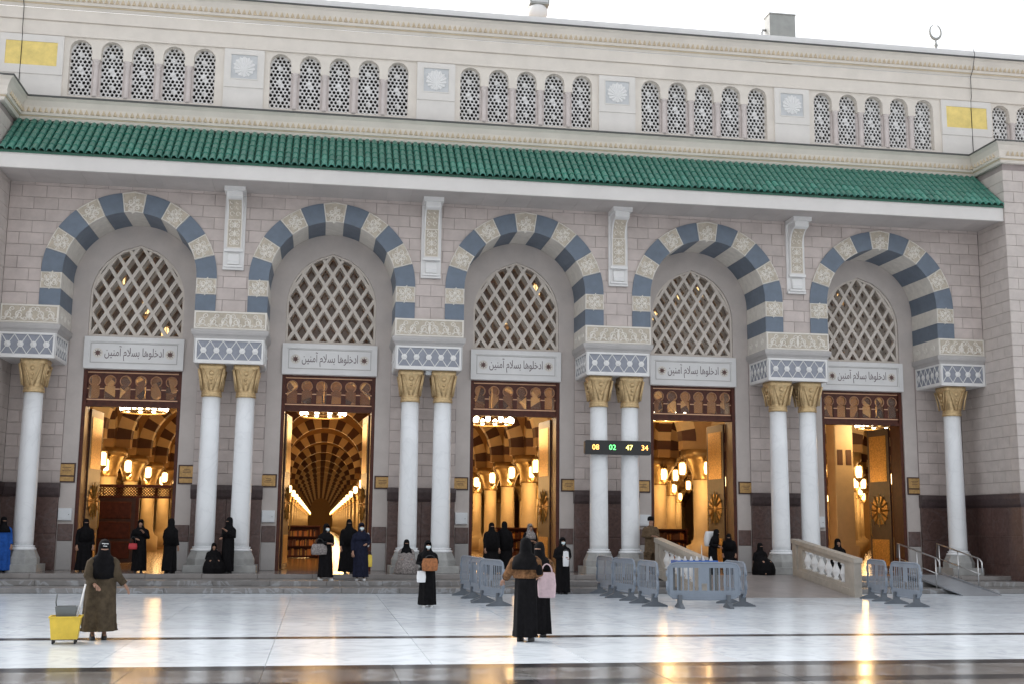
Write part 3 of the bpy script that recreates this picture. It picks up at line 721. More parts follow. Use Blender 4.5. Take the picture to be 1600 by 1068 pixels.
GPM = gp.mesh('panel_frame', 'panel_stone'); GIM = MB().box(-.75, .75, -.06, -.0505, 15.47, 16.22).mesh('gold_sheet', 'gold_panel')
for x in (-3.26, 27.37): p_ = link('panel_frame', GPM, MQ, (x, 0, 0)); link('gold_sheet', GIM, p_)
# --- cornices
def cornice(name, path, base, zs, m):      # zs: list of (out, z measured on the facade plane)
    return MB().sweep(path, [(o, zz(z, base-o)) for o, z in zs]).build(name, m, MQ)
low = [(-10, -1.65), (XL, -1.65), (XL, 0), (XR, 0), (XR, -1.65), (34, -1.65)]
cornice('lower_cornice', low, 0, [(-.02, 13.72), (.10, 13.76), (.14, 13.84), (.14, 13.90), (.20, 13.93), (.22, 14.0), (.20, 14.03), (.22, 14.2), (.30, 14.38), (.40, 14.50), (-.02, 14.51)], 'stone_cream')
cornice('gold_molding', low, 0, [(.10, 13.86), (.165, 13.88), (.165, 13.925), (.10, 13.93)], 'stone_gold')
cornice('flashing', low, 0, [(-.02, 14.52), (.41, 14.51), (.42, 14.56), (-.02, 14.57)], 'flashing')
up = [(-10, 0), (34, 0)]
cornice('header_band', up, 0, [(-.02, 16.49), (.05, 16.49), (.05, 16.93), (.035, 16.94), (.035, 16.965), (.09, 16.97), (.09, 17.34), (-.02, 17.34)], 'stone_cream')
cornice('upper_cornice', up, 0, [(-.02, 17.345), (.12, 17.36), (.16, 17.44), (.16, 17.50), (.22, 17.53), (.24, 17.60), (.22, 17.64), (.24, 17.8), (.31, 17.96), (.40, 18.07), (-.02, 18.08)], 'stone_cream')
cornice('gold_molding', up, 0, [(.12, 17.455), (.185, 17.47), (.185, 17.52), (.12, 17.53)], 'stone_gold')
cornice('flashing', up, 0, [(-.02, 18.09), (.41, 18.085), (.42, 18.135), (-.02, 18.14)], 'flashing')
MB().box(-10, 34, -.30, .5, zz(18.14, -.35), zz(18.32, -.3)).build('parapet', 'stone_white', MQ)
def leaves(path, base, z0, z1, out, pitch=.165):
    mb = MB()
    for (xa, ya), (xb, yb) in zip(path[:-1], path[1:]):
        L = math.hypot(xb-xa, yb-ya); n = max(1, int(L/pitch)); dx, dy = (xb-xa)/L, (yb-ya)/L; nx, ny = dy, -dx
        for i in range(n):
            t = (i+.5)*L/n; x, y = xa+dx*t+nx*out, ya+dy*t+ny*out; h = pitch*.42
            a, b = zz(z0, base-out), zz(z1, base-out)
            mb.add([(x-dx*h, y-dy*h, a), (x+dx*h, y+dy*h, a), (x+nx*.05, y+ny*.05, b), (x+nx*.055, y+ny*.055, a)], [(0, 3, 2), (3, 1, 2), (0, 1, 3), (0, 2, 1)])
    return mb
leaves(low, 0, 14.02, 14.17, .215).build('leaf_molding', 'stone_gold', MQ, kind='stuff')
leaves(up, 0, 17.63, 17.78, .235).build('leaf_molding', 'stone_gold', MQ, kind='stuff')
for x in (XL+.03, XR-.03): MB().tube([(x, -.07, 14.5), (x, -.07, 16.4), (x, -.13, 16.6), (x, -.14, 17.3), (x, -.30, 17.5), (x, -.47, 18.0), (x, -.40, 18.2)], .011, 6).build('cable', 'rubber', MQ)
# --- the two projecting blocks
for s, xi, xo in ((1, XR, 34), (-1, XL, -10)):
    xa, xb = min(xi, xo), max(xi, xo)
    tw = MB().box(xa+(.02 if s > 0 else 0), xb-(.02 if s < 0 else 0), -1.63, 2.4, 0, zz(14.5, -1.65)).build('tower_wall', 'mortar', MQ)
    z = 3.02; r = 0; zt = 13.2
    side = MB().bev(0, BL-BJ, 0, .05, 0, BH-BJ, .006).mesh('brick', 'tower_stone')
    while z < zt:
        y = -1.6-(.35 if r % 2 else 0)
        while y < 1.65:                                  # on the face that looks along the arcade
            a, b = max(y, -1.6)+BJ/2, min(y+BL, 1.65)-BJ/2; y += BL
            if z > 6.4 and a < 0: a = BJ/2
            if b-a > .04:
                mb = MB().box(xi if s > 0 else xi-.05, xi+.05 if s > 0 else xi, -b, -a, z+BJ/2, z+BH-BJ/2); mb.build('brick', 'tower_stone', tw)
        x = 0-(.0 if r % 2 else .35)
        while x < 2.1:                                   # front face, as far as it can be seen
            a, b = max(x, 0)+BJ/2, x+BL-BJ/2; x += BL
            xx = xi+a if s > 0 else xi-b
            if b-a > .05: link('brick', side, tw, (xx, -1.65, z+BJ/2), scale=((b-a)/(BL-BJ), 1, 1))
        z += BH; r += 1
    MB().sweep([(xa, -1.65), (xb, -1.65)] if s > 0 and False else ([(xi, 1.6), (xi, -1.65), (xo, -1.65)] if s > 0 else [(xo, -1.65), (xi, -1.65), (xi, 1.6)]),
               [(-.02, 2.58), (.02, 2.58), (.07, 2.66), (.12, 2.86), (.13, 3.0), (-.02, 3.0)]).build('dado_molding', 'granite_mold', MQ)
    for za, zb in ((.0, .75), (.75, 1.66), (1.66, 2.58)):
        for y0 in (-1.67, -.84, -.01, .82):
            MB().box(xi-.02 if s > 0 else xi-.03, xi+.03 if s > 0 else xi+.02, y0+.003, y0+.827, za+.003, zb-.003).build('granite_panel', 'granite', MQ)
        for j in range(3): MB().bev(xi+s*(j+.5)*.9-.447, xi+s*(j+.5)*.9+.447, -1.68, -1.62, za+.003, zb-.003, .008).build('granite_panel', 'granite', MQ)
    MB().box(xa+.3, xb-.3, -1.5, -.3, zz(14.5, -1.6), zz(14.5, -1.6)+.35).build('tower_parapet', 'stone_white', MQ)
# ================================================================ the lit hall behind the doors
def at_y(px, py, Y):
    d = _f+_r*((px-800)/FPX)+_u*((534-py)/FPX); return CAM+d*((Y-CAM.y)/d.y)
def at_z(px, py, Z):
    d = _f+_r*((px-800)/FPX)+_u*((534-py)/FPX); return CAM+d*((Z-CAM.z)/d.z)
def seen(x, y, r):                 # could any door show this place from around the camera?
    for cx in (CAM.x-1.5, CAM.x, CAM.x+1.5):
        f = (2.0-CAM.y)/(y-CAM.y); xd = cx+(x-cx)*f
        for k in range(5):
            if abs(xd-6*k) < 1.5+r*f: return True
    return False
HALL = thing('prayer_hall', 'golden lit hall of columns and striped arches seen through the open doors', 'hall')
HX0, HX1, HY1, HC = -24, 48, 236, 8.3
MB().box(HX0, HX1, 1.7, HY1, PZ-.1, PZ-.004).build('floor', 'hall_floor', HALL)
MB().box(HX0, HX1, 9.3, HY1, HC, HC+.2).build('ceiling', 'hall_wall', HALL)
MB().box(HX0, HX1, 2.5, 9.6, 11.96, 12.1).build('ceiling', 'hall_wall', HALL)
MB().box(HX0, HX1, 9.3, 9.6, HC+.2, 11.96).build('bulkhead', 'hall_dark', HALL)
MB().box(HX0-.3, HX0, 2.0, HY1, PZ-.1, 12).build('side_wall', 'hall_wall', HALL); MB().box(HX1, HX1+.3, 2.0, HY1, PZ-.1, 12).build('side_wall', 'hall_wall', HALL)
MB().box(HX0, HX1, HY1, HY1+.3, PZ-.1, 12).build('end_wall', 'hall_wall', HALL)
for xa, xb in ((HX0, -9.9), (33.9, HX1)): MB().box(xa, xb, 2.1, 2.5, PZ-.1, 12.0).build('front_wall', 'hall_wall', HALL)
hs_, ho_, hz, hst = 2.15, 2.72, 4.95, .35
ha = MB(); N = 17; zc = hz+hst
sp = [(-3, hz)]+[(-hs_, hz)]+[(-hs_*math.cos(PI*i/16), zc+hs_*math.sin(PI*i/16)) for i in range(17)]+[(hs_, hz), (3, hz), (3, HC), (-3, HC)]
ha.prism([sp], -.28, .28, mi=0)
for i in range(N):
    a0, a1 = PI*i/N, PI*(i+1)/N; P = lambda r, a: (-r*math.cos(a), zc+r*math.sin(a))
    ha.prism([[P(hs_-.015, a0), P(hs_-.015, (a0+a1)/2), P(hs_-.015, a1), P(ho_, a1), P(ho_, (a0+a1)/2), P(ho_, a0)]], -.30, .30, mi=1 if i % 2 == 0 else 2)
HAM = ha.mesh('striped_arch', ['hall_wall', 'hall_dark', 'hall_cream'])
HCM = MB().lathe([(.55, PZ-.01), (.55, PZ+.7), (.42, PZ+.8), (.36, PZ+.95), (.33, 1.5), (.33, 3.75)], n=16, sq=lambda z: 8 if z < PZ+.75 else 2).mesh('hall_column', 'hall_cream')
HKM = MB().lathe([(.34, 3.74), (.38, 3.8), (.36, 3.9), (.46, 4.3), (.62, 4.55), (.70, 4.6), (.70, 4.95)], n=16, sq=lambda z: 2+6*max(0, min(1, (z-3.9)/.4))).mesh('capital', 'brass')
lm = MB(); lm.lathe([(.02, .62), (.03, .50), (.12, .44), (.14, .40)], n=8, smooth=False); lm.lathe([(.14, -.02), (.10, -.08), (.02, -.16)], n=8, smooth=False)
for i in range(8): a = 2*PI*(i+.5)/8; lm.box(.13*math.cos(a)-.008, .13*math.cos(a)+.008, .13*math.sin(a)-.008, .13*math.sin(a)+.008, -.02, .40)
LCAGE = lm.mesh('cage', 'brass'); LGL = MB().lathe([(.06, 0), (.105, .05), (.115, .2), (.105, .34), (.06, .38)], n=10).mesh('glass_shade', 'lamp_glow')
LARM = MB().tube([(0, 0, .6), (0, .05, .72), (0, .3, .75), (0, .42, .6)], .018, 5).mesh('arm', 'brass')
def lantern(loc, label, group, s=1, chain=0, arm=None, power=0, name='lantern'):
    t = thing(name, label, 'lamp', loc, 0 if arm is None else arm, group); t.scale = (s, s, s)
    link('cage', LCAGE, t); link('glass_shade', LGL, t)
    if arm is not None: link('arm', LARM, t)
    if chain: MB().tube([(0, 0, .6), (0, 0, chain/s)], .012, 5).build('chain', 'brass', t)
    if power:
        l = bpy.data.lights.new('lamp_light', 'POINT'); l.energy = power*.40; l.color = (1, .60, .25); l.shadow_soft_size = .25
        o = bpy.data.objects.new('lamp_light', l); COL.objects.link(o); o.parent = t; o.location = (0, -.35 if arm is not None else 0, -.3)
    return t
for j in range(37):
    y = 10+6*j
    for i in (range(-4, 9) if j < 12 else range(0, 4)):
        x = 6*i-3; near = j < 4; nave = x in (3, 9)
        if seen(x, y, .9):
            c = link('hall_column', HCM, HALL, (x, y, 0)); link('capital', HKM, c)
            for q, (dx, dy, rz) in enumerate(((0, -.78, 0), (-.78, 0, -PI/2), (.78, 0, PI/2))):
                if not (near or (nave and dx*(6-x) > 0 and j % 2 == 0) or (q == 0 and j < 8)): continue
                lantern((x+dx, y+dy, 3.95), 'glowing brass lantern bracketed to a column in the lit hall', 'lanterns on the hall columns', 1.25, 0, rz, ((170 if nave else 95) if j < 8 else 0) if q == 0 else (130 if nave and j >= 8 else 0))
        if seen(x+3, y, 3) and not (j % 2 and x+3 == 6): link('striped_arch', HAM, HALL, (x+3, y, 0))
        if seen(x, y+3, 1): link('striped_arch', HAM, HALL, (x, y+3, 0), rz=PI/2)
# lanterns hung high in the entrance bay, seen through the lattice windows
for px, py in ((228, 482), (190, 437), (258, 522), (793, 499), (838, 455), (1062, 470), (1093, 458), (1022, 498), (1312, 470)):
    p = at_y(px, py, 6.2); lantern((p.x, p.y, p.z-.2), 'brass lantern on a long chain behind a lattice window', 'lanterns hung in the entrance bay', 1.15, 11.96-p.z+.2, None, 10)
# ring chandelier behind the middle door and pairs of lamps behind the others
DS = ['with the carved wooden screen', 'showing the long nave of striped arches', 'behind the pair of black cloaked people', 'beside the columns that carry the display', 'with the orange wooden partition']
def chandelier(x, y, z, label, R=.75, power=140):
    t = thing('chandelier', label, 'chandelier', (x, y, z))
    MB().tube([(R*math.cos(2*PI*i/20), R*math.sin(2*PI*i/20), 0) for i in range(21)], .035, 6).build('ring', 'brass', t)
    MB().tube([(0, 0, .5), (0, 0, 11.96-z)], .018, 6).build('chain', 'brass', t)
    for i in range(4): a = PI/2*i; MB().tube([(0, 0, .5), (R*math.cos(a), R*math.sin(a), .0)], .012, 5).build('stay', 'brass', t)
    for i in range(10):
        a = 2*PI*i/10; MB().lathe([(.03, .03), (.075, .08), (.085, .2), (.03, .26)], R*math.cos(a), R*math.sin(a), 8).build('bulb', 'lamp_white', t)
    l = bpy.data.lights.new('lamp_light', 'POINT'); l.energy = power*.5; l.color = (1, .60, .25); l.shadow_soft_size = .5
    o = bpy.data.objects.new('lamp_light', l); COL.objects.link(o); o.parent = t; o.location = (0, 0, -.35)
for k, (px, py, d) in enumerate(((225, 643, 'first'), (505, 650, 'second'), (768, 662, 'third'), (1040, 655, 'fourth'), (1370, 668, 'fifth'))):
    p = at_y(px, py, 6.6); chandelier(p.x, 6.6, p.z, 'ring of white bulbs hanging inside the doorway '+DS[k])
# carved wooden screen inside one door, tall panelled cupboard inside another
sc = thing('wooden_screen', 'dark carved wooden screen with a pierced top band just inside the doorway', 'screen', (-.6, 8.2, PZ))
MB().box(-1.5, 1.5, -.05, .05, 2.66, 2.76).box(-1.5, 1.5, -.05, .05, 2.28, 2.36).box(-1.5, -1.42, -.05, .05, 0, 2.66).box(1.42, 1.5, -.05, .05, 0, 2.66).box(-.06, .06, -.05, .05, 0, 2.28).build('frame', 'wood', sc)
lb = MB()
for i in range(30):
    for s in (-1, 1):
        xa = -1.5+i*.1; lb.tube([(xa, 0, 2.36), (xa+s*.3 if -1.5 < xa+s*.3 < 1.5 else xa, 0, 2.66)], .016, 4, 0, False)
lb.build('lattice', 'wood', sc); MB().box(-1.42, -.06, -.03, .03, .0, 2.28).build('door_panel', 'wood_dark', sc)
for i in range(3): MB().bev(-1.3, -.2, -.06, -.02, .15+i*.7, .75+i*.7, .03).build('raised_panel', 'wood', sc)
cb = thing('wooden_cupboard', 'tall orange panelled wooden partition just inside the doorway next to the steel rails', 'partition', (24.9, 8.4, PZ))
MB().box(-1.9, .75, 0, .3, 0, 6.6).build('body', 'orange_wood', cb)
for za, zb in ((.15, 1.75), (1.9, 2.2), (2.35, 3.6), (3.75, 6.4)): MB().bev(-.45, .65, -.04, .01, za, zb, .03).build('panel', 'orange_wood', cb)
MB().prism([[((.16 if i % 2 else .07)*math.cos(PI*i/8), (.16 if i % 2 else .07)*math.sin(PI*i/8)) for i in range(16)]], -.055, -.035).build('star_emblem', 'hall_cream', cb, (.12, 0, 1.35))
def bookcase(x, y, rz, label):
    t = thing('bookcase', label, 'bookcase', (x, y, PZ), rz)
    MB().box(-.9, -.84, -.18, .18, 0, 1.3).box(.84, .9, -.18, .18, 0, 1.3).box(-.92, .92, -.2, .2, 1.3, 1.36).box(-.84, .84, .14, .18, 0, 1.3).build('carcass', 'wood', t)
    for z in (.08, .48, .88): MB().box(-.84, .84, -.17, .14, z, z+.03).build('shelf', 'wood', t)
    for z in (.11, .51, .91):
        x0 = -.82
        while x0 < .75:
            w = random.uniform(.03, .07); MB().box(x0, x0+w-.004, -.13, .10, z, z+random.uniform(.2, .3)).build('book', random.choice(['wood', 'hall_dark', 'leaf_gold', 'hall_dark', 'orange_wood']), t); x0 += w
bookcase(5.0, 15.5, 0, 'low brown bookcase standing in the nave of striped arches')
bookcase(13.9, 13.0, .2, 'low brown bookcase behind the two cloaked people in the middle doorway')
bookcase(20.6, 13.5, .2, 'low brown bookcase inside the doorway beside the display columns')
pl = thing('square_pillar', 'cream square pillar beside the orange wooden partition', 'pillar', (26.05, 8.0, PZ))
MB().bev(-.38, .38, -.38, .38, .0, 5.7, .03).build('shaft', 'hall_cream', pl); MB().box(-.45, .45, -.45, .45, 0, .8).build('base', 'hall_cream', pl)
for s in (-1, 1): MB().box(s*.18-.11, s*.18+.11, -.40, -.37, 3.9, 4.5).build('vent_grille', 'hall_dark', pl)
# ================================================================ fittings on the front
def plaque(x, z0, z1, label):
    t = thing('wall_plaque', label, 'plaque', (x, YD-.005, (z0+z1)/2)); h = (z1-z0)/2
    MB().bev(-.255, .255, -.04, 0, -h, h, .012).build('frame', 'wood_dark', t)
    MB().bev(-.215, .215, -.05, -.03, -h+.04 if h < .25 else -.08, h-.04, .006).build('plate', 'plaque', t)
    if h > .25: MB().bev(-.215, .215, -.05, -.03, -h+.04, -.12, .006).build('lower_plate', 'plaque', t)
    lines = MB()
    for i in range(3): w = random.uniform(.08, .14); lines.box(-w, w, -.0525, -.049, .05+.05*i-(.1 if h < .25 else 0), .065+.05*i-(.1 if h < .25 else 0))
    lines.build('inscription', 'wood_dark', t)
ds = DS
for k in range(5):
    for s in (-1, 1):
        if k == 4 and s < 0: continue
        tall = (k == 0) or (k == 4)
        plaque(6*k+s*1.765, 3.02 if tall else 2.96, 3.61 if tall else 3.37, 'bronze plaque on the %s jamb of the doorway %s' % ('left' if s < 0 else 'right', ds[k]))
    b = thing('wall_box', 'white metal box on the jamb of the doorway %s' % ds[k], 'box', (6*k-1.725, YD-.005, 1.88))
    MB().bev(-.2, .2, -.10, 0, 0, .37, .02).build('housing', 'box_white', b); MB().box(-.15, .15, -.105, -.098, .05, .32).build('cover', 'box_white', b); MB().lathe([(.012, 0), (.012, .02)], 0, 0, 8).build('lock', 'plastic_grey', b, (.12, -.105, .18)).rotation_euler = (PI/2, 0, 0)
led = thing('led_display', 'black LED display with glowing amber and green figures across two white columns', 'display', (15.0, .14, 4.08))
MB().prism([[(-1.06, .04), (-1.02, 0), (1.02, 0), (1.06, .04), (1.06, .40), (1.02, .44), (-1.02, .44), (-1.06, .40)]], -.10, .09).build('case', 'led_case', led)
for x, t, m in ((-.72, '08', 'led_amber'), (-.18, '02', 'led_green'), (.36, '47', 'led_yellow'), (.86, '34', 'led_amber')):
    link('digits', text_mesh(t, .23, 'digits', m), led, (x, -.105, .22))
for x in (-.507, .507): MB().box(x-.05, x+.05, .05, .2, .1, .34).build('bracket', 'steel', led)
wl = thing('flood_lamp', 'small white lamp under the frieze between two gilt capitals', 'lamp', (9.03, .35, 6.45))
MB().bev(-.10, .10, -.08, .08, 0, .14, .02).build('housing', 'box_white', wl); MB().box(-.02, .02, -.02, .02, .14, .16).build('stem', 'steel', wl)
# on the roof
rb = thing('roof_housing', 'grey boxy plant housing standing on the roof edge', 'rooftop unit', (21.6, 2.2, zz(18.3, 0)))
MB().box(-.52, .44, -.4, .1, 0, 1.66).build('casing', 'roof_box', rb); MB().box(-.54, .46, -.43, .13, 1.66, 1.70).build('lid', 'roof_box', rb)
MB().tube([(-.68, 0, 0), (-.68, 0, 1.1), (-.64, 0, 1.2), (-.52, 0, 1.2)], .05, 8).build('pipe', 'steel', rb)
ft = thing('floodlight_mast', 'white floodlight cluster rising above the roof line', 'floodlight', (12.7, 2.0, zz(18.3, 0)))
MB().lathe([(.20, 0), (.16, .1), (.12, .5), (.14, .75), (.30, .88), (.35, 1.0), (.35, 1.18), (.28, 1.28), (.2, 1.32)], n=14).build('stand', 'stone_white', ft)
MB().box(-.30, .38, -.25, .25, 1.32, 1.9).build('lamp_head', 'roof_box', ft); MB().box(-.25, .33, -.262, -.25, 1.38, 1.84).build('lens', 'steel', ft)
cf = thing('crescent_finial', 'small silver crescent finial on a beaded stem above the roof', 'finial', (27.55, 2.0, zz(18.3, 0))); cf.scale = (1.1, 1.1, 1.38)
MB().lathe([(.16, 0), (.14, .12), (.05, .18), (.04, .3), (.10, .38), (.10, .44), (.04, .5), (.03, .7), (.07, .76), (.03, .82), (.025, .95)], n=12).build('stem', 'roof_box', cf)
MB().tube([(.20*math.sin(a), 0, 1.14-.20*math.cos(a)) for a in [-2.75+5.5*i/18 for i in range(19)]], [.012+.03*math.sin(PI*i/18) for i in range(19)], 6).build('crescent', 'roof_box', cf)
# ================================================================ steel rails and metal ramp
for x, lab in ((23.9, 'thin steel handrail beside the grey metal ramp, nearer the stone balustrade'), (25.25, 'thin steel handrail beside the grey metal ramp, nearer the single column')):
    t = thing('handrail', lab, 'handrail', (x, 0, 0)); hz_ = lambda y: 1.40+(y+.7)*.17
    MB().tube([(0, -.55, PZ+.55), (0, -.6, hz_(-.6)), (0, -.75, hz_(-.75)), (0, -3.0, hz_(-3.0)), (0, -3.12, hz_(-3.0)-.1), (0, -3.12, hz_(-3.0)-.4)], .024, 8).build('rail', 'steel', t)
    MB().tube([(0, -.7, hz_(-.7)-.45), (0, -3.0, hz_(-3.0)-.45)], .016, 8).build('lower_rail', 'steel', t)
    for y, zb in ((-.7, PZ), (-1.8, .27), (-2.9, .13)): MB().tube([(0, y, zb), (0, y, hz_(y))], .02, 8).build('post', 'steel', t)
mr = thing('metal_ramp', 'grey sheet metal wheelchair ramp laid over the steps between steel rails', 'ramp', (24.6, 0, 0))
MB().prism([[(-4.2, .004), (-.95, PZ+.03), (-.7, PZ+.03), (-.7, PZ+.01), (-.98, PZ+.005), (-4.1, .0)]], -.58, .60, 'X').build('deck', 'metal_ramp', mr)
for s in (-.60, .605): MB().prism([[(-4.2, .004), (-.95, PZ+.03), (-.95, PZ+.10), (-4.0, .06)]], s-.015, s+.015, 'X').build('kerb', 'metal_ramp', mr)
# ================================================================ plastic barriers
def barrier_meshes():
    L, H = .85, 1.04
    out = [(-L, .32), (-L+.10, .24), (-.42, .20), (.42, .20), (L-.10, .24), (L, .32), (L, .92), (L-.06, 1.0), (L-.22, H), (-L+.22, H), (-L+.06, 1.0), (-L, .92)]
    hs = []
    xs = [-.735+i*.128 for i in range(5)]+[.13+i*.128 for i in range(5)]
    for x in xs: hs.append(list(reversed(rect(x, x+.092, .40, .92))))
    hs.append(list(reversed(rect(-.055, .075, .40, .56))))
    p = MB().prism([out]+hs, -.006, .006)
    rim = out+[out[0]]; p.tube([(a, 0, b) for a, b in rim], .024, 6)
    for s in (-1, 1): p.tube([(s*(L+.02), 0, .40), (s*(L+.02), 0, .62)], .035, 8); p.tube([(s*(L+.02), 0, .72), (s*(L+.02), 0, .86)], .035, 8)
    leg = MB().prism([[(-.06, .30), (-.075, .12), (-.30, .03), (-.31, 0), (.31, 0), (.30, .03), (.075, .12), (.06, .30)]], -.045, .045, 'X')
    return p.mesh('panel', 'barrier'), leg.mesh('foot', 'barrier_foot')
BP, BF = barrier_meshes()
bars = [((9.72, -4.05), (9.80, -4.9), 'against the steps end of the row of three'), ((9.80, -5.35), (9.88, -6.3), 'in the middle of the row of three'), ((9.82, -6.95), (10.04, -8.12), 'at the plaza end of the row of three'),
    ((13.66, -3.2), (13.68, -4.1), 'of the pen, standing by the steps'), ((13.64, -5.1), (13.72, -6.1), 'in the middle of the long side of the pen'), ((13.72, -7.1), (13.72, -8.4), 'at the corner of the pen, next to the crosswise one'),
    ((14.16, -8.85), (15.35, -8.92), 'set crosswise, closing the front of the pen'), ((15.95, -6.9), (15.86, -8.7), 'on the short side of the pen, by the ramp'),
    ((20.62, -5.3), (20.36, -6.7), 'touching the end post of the stone balustrade'), ((20.26, -7.3), (20.16, -8.9), 'in front of the one touching the balustrade')]
for (xa, ya), (xb, yb), lab in bars:
    a = math.atan2(yb-ya, xb-xa)
    t = thing('crowd_barrier', 'grey plastic slotted barrier '+lab, 'barrier', ((xa+xb)/2, (ya+yb)/2, 0), a, 'grey plastic crowd barriers')
    link('panel', BP, t)
    for s in (-1, 1): link('foot', BF, t, (s*.58, 0, 0))
bt = thing('blue_crate', 'blue plastic crate with white bottles inside the barrier pen', 'crate', (15.6, -5.6, 0))
MB().prism([rect(-.55, .55, -.3, .3), list(reversed(rect(-.51, .51, -.26, .26)))], .82, 1.0, 'Z').build('walls', 'blue_plastic', bt); MB().box(-.53, .53, -.28, .28, .82, .85).build('bottom', 'blue_plastic', bt)
for i in range(6): MB().lathe([(.04, .86), (.045, 1.02), (.02, 1.07), (.02, 1.10)], -.42+.17*i, random.uniform(-.1, .1), 8).build('bottle', 'cloth_white', bt)
for sx in (-.5, .5):
    for sy in (-.25, .25): MB().box(sx-.03, sx+.03, sy-.03, sy+.03, 0, .82).build('leg', 'plastic_grey', bt)
MB().tube([(.2, 0, .86), (.2, 0, 1.4)], .012, 6).build('pole', 'steel', bt)
# ================================================================ people
def eval_mesh(o, name):
    bpy.context.view_layer.update()
    me = bpy.data.meshes.new_from_object(o.evaluated_get(bpy.context.evaluated_depsgraph_get())); me.name = name
    old = o.data; bpy.data.objects.remove(o); bpy.data.meshes.remove(old)
    return me
ARMS = {'hold': [((.235, .03, 1.06), (.09, -.20, 1.03)), ((-.235, .03, 1.06), (-.07, -.21, 1.06))],
        'relaxed': [((.225, .02, 1.05), (.23, -.06, .80)), ((-.225, .02, 1.05), (-.23, -.06, .80))],
        'phone': [((.24, -.02, 1.05), (.12, -.22, 1.22)), ((-.235, .03, 1.06), (-.08, -.20, 1.02))],
        'bag': [((.235, .02, 1.06), (.10, -.20, 1.02)), ((-.23, .03, 1.05), (-.24, -.07, .81))],
        'push': [((.24, -.05, 1.05), (.36, -.10, .86)), ((-.23, -.08, 1.05), (-.12, -.24, .90))],
        'out': [((.27, .02, 1.08), (.38, -.10, .96)), ((-.235, .03, 1.06), (-.10, -.21, 1.08))],
        'lap': [((.22, -.05, 1.04), (.07, -.26, .98)), ((-.22, -.05, 1.04), (-.06, -.26, .98))]}
def hand_chain(J, E, R, w, d, side, base):
    d = d.normalized(); across = d.cross(Vector((0, 0, 1)));
    if across.length < .1: across = Vector((1, 0, 0))
    across.normalize(); dn = d.cross(across)
    def add(p, r, par): J.append(tuple(p)); R.append(r); E.append((par, len(J)-1)); return len(J)-1
    palm = add(w+d*.05, .026, base); pe = add(w+d*.085, .024, palm)
    for q, (o, l) in enumerate(((-.030, .060), (-.010, .072), (.010, .068), (.030, .052))):
        a = add(w+d*.10+across*o, .0095, pe); b = add(w+d*(.10+l*.55)+across*o*1.15+dn*.008, .009, a); add(w+d*(.10+l*.9)+across*o*1.15+dn*.026, .0075, b)
    a = add(w+d*.055-across*side*.036, .011, palm); add(w+d*.088-across*side*.052+dn*.010, .009, a)
def body_mesh(arms, sit, walk, warp):
    J, R, E = [], [], []
    def add(p, r, par=None):
        J.append(tuple(p)); R.append(r)
        if par is not None: E.append((par, len(J)-1))
        return len(J)-1
    pz = .30 if sit else .86; dz = pz-.86
    U = lambda p: Vector(p)+Vector((0, 0, dz))
    pel = add(U((0, 0, .86)), (.13, .10)); sp = add(U((0, 0, 1.06)), (.115, .085), pel); ch = add(U((0, .005, 1.24)), (.135, .09), sp)
    nk = add(U((0, .005, 1.36)), .048, ch); hd = add(U((0, -.012, 1.45)), (.066, .078), nk); ht = add(U((0, -.005, 1.53)), (.07, .085), hd)
    ns = add(U((0, -.098, 1.475)), .013, hd)
    for side, (el, wr) in zip((1, -1), ARMS[arms]):
        s = add(U((side*.155, .005, 1.29)), .05, ch); e = add(U(el), .038, s); w = add(U(wr), .027, e)
        hand_chain(J, E, R, U(wr), Vector(wr)-Vector(el), side, w)
    for side in (1, -1):
        if sit: pts = [((side*.11, -.05, .28), .08), ((side*.13, -.40, .46), .055), ((side*.12, -.42, .09), .036), ((side*.12, -.53, .045), .03)]
        else:
            f = walk*side; pts = [((side*.085, 0, .80), .085), ((side*.09, -.02-f*.12, .46), .056), ((side*.09, .02-f*.26, .09), .036), ((side*.09, -.11-f*.26, .04), .03)]
        par = pel
        for p, r in pts: par = add(p, r, par)
    me = bpy.data.meshes.new('b'); me.from_pydata([tuple(warp(Vector(p))) for p in J], E, [])
    o = bpy.data.objects.new('b', me); COL.objects.link(o)
    md = o.modifiers.new('s', 'SKIN'); md.use_smooth_shade = True
    for i, r in enumerate(R): v = me.skin_vertices[0].data[i]; v.radius = r if isinstance(r, tuple) else (r, r); v.use_root = i == 0
    o.modifiers.new('u', 'SUBSURF').levels = 1
    m = eval_mesh(o, 'body'); m.materials.clear(); m.materials.append(M['skin']); return m
def loft(mb, rings, n=36, folds=0, seed=0, warp=None, mi=0):
    rnd = random.Random(seed); ph = [rnd.uniform(0, 6.28) for _ in range(4)]; vs = []
    for z, rx, ry, cy, fa in rings:
        for i in range(n):
            t = 2*PI*i/n; k = 1+1.5*fa*(math.sin(7*t+ph[0])+.6*math.sin(11*t+ph[1]+z*2)+.5*math.sin(4*t+ph[2]-z*3))
            p = Vector((rx*k*math.cos(t), cy+ry*k*math.sin(t), z)); vs.append(warp(p) if warp else p)
    m = len(rings); fs = [(j*n+i, j*n+(i+1) % n, (j+1)*n+(i+1) % n, (j+1)*n+i) for j in range(m-1) for i in range(n)]
    fs += [tuple(reversed(range(n))), tuple(range((m-1)*n, m*n))]
    mb.add(vs, fs, mi, True)
def remeshed(mb, name, m, vox=.017, smooth=3):
    o = mb.build('tmp', m); md = o.modifiers.new('r', 'REMESH'); md.mode = 'VOXEL'; md.voxel_size = vox; md.use_smooth_shade = True
    sm = o.modifiers.new('s', 'SMOOTH'); sm.factor = .5; sm.iterations = smooth
    me = eval_mesh(o, name); me.materials.clear(); me.materials.append(M[m]); return me
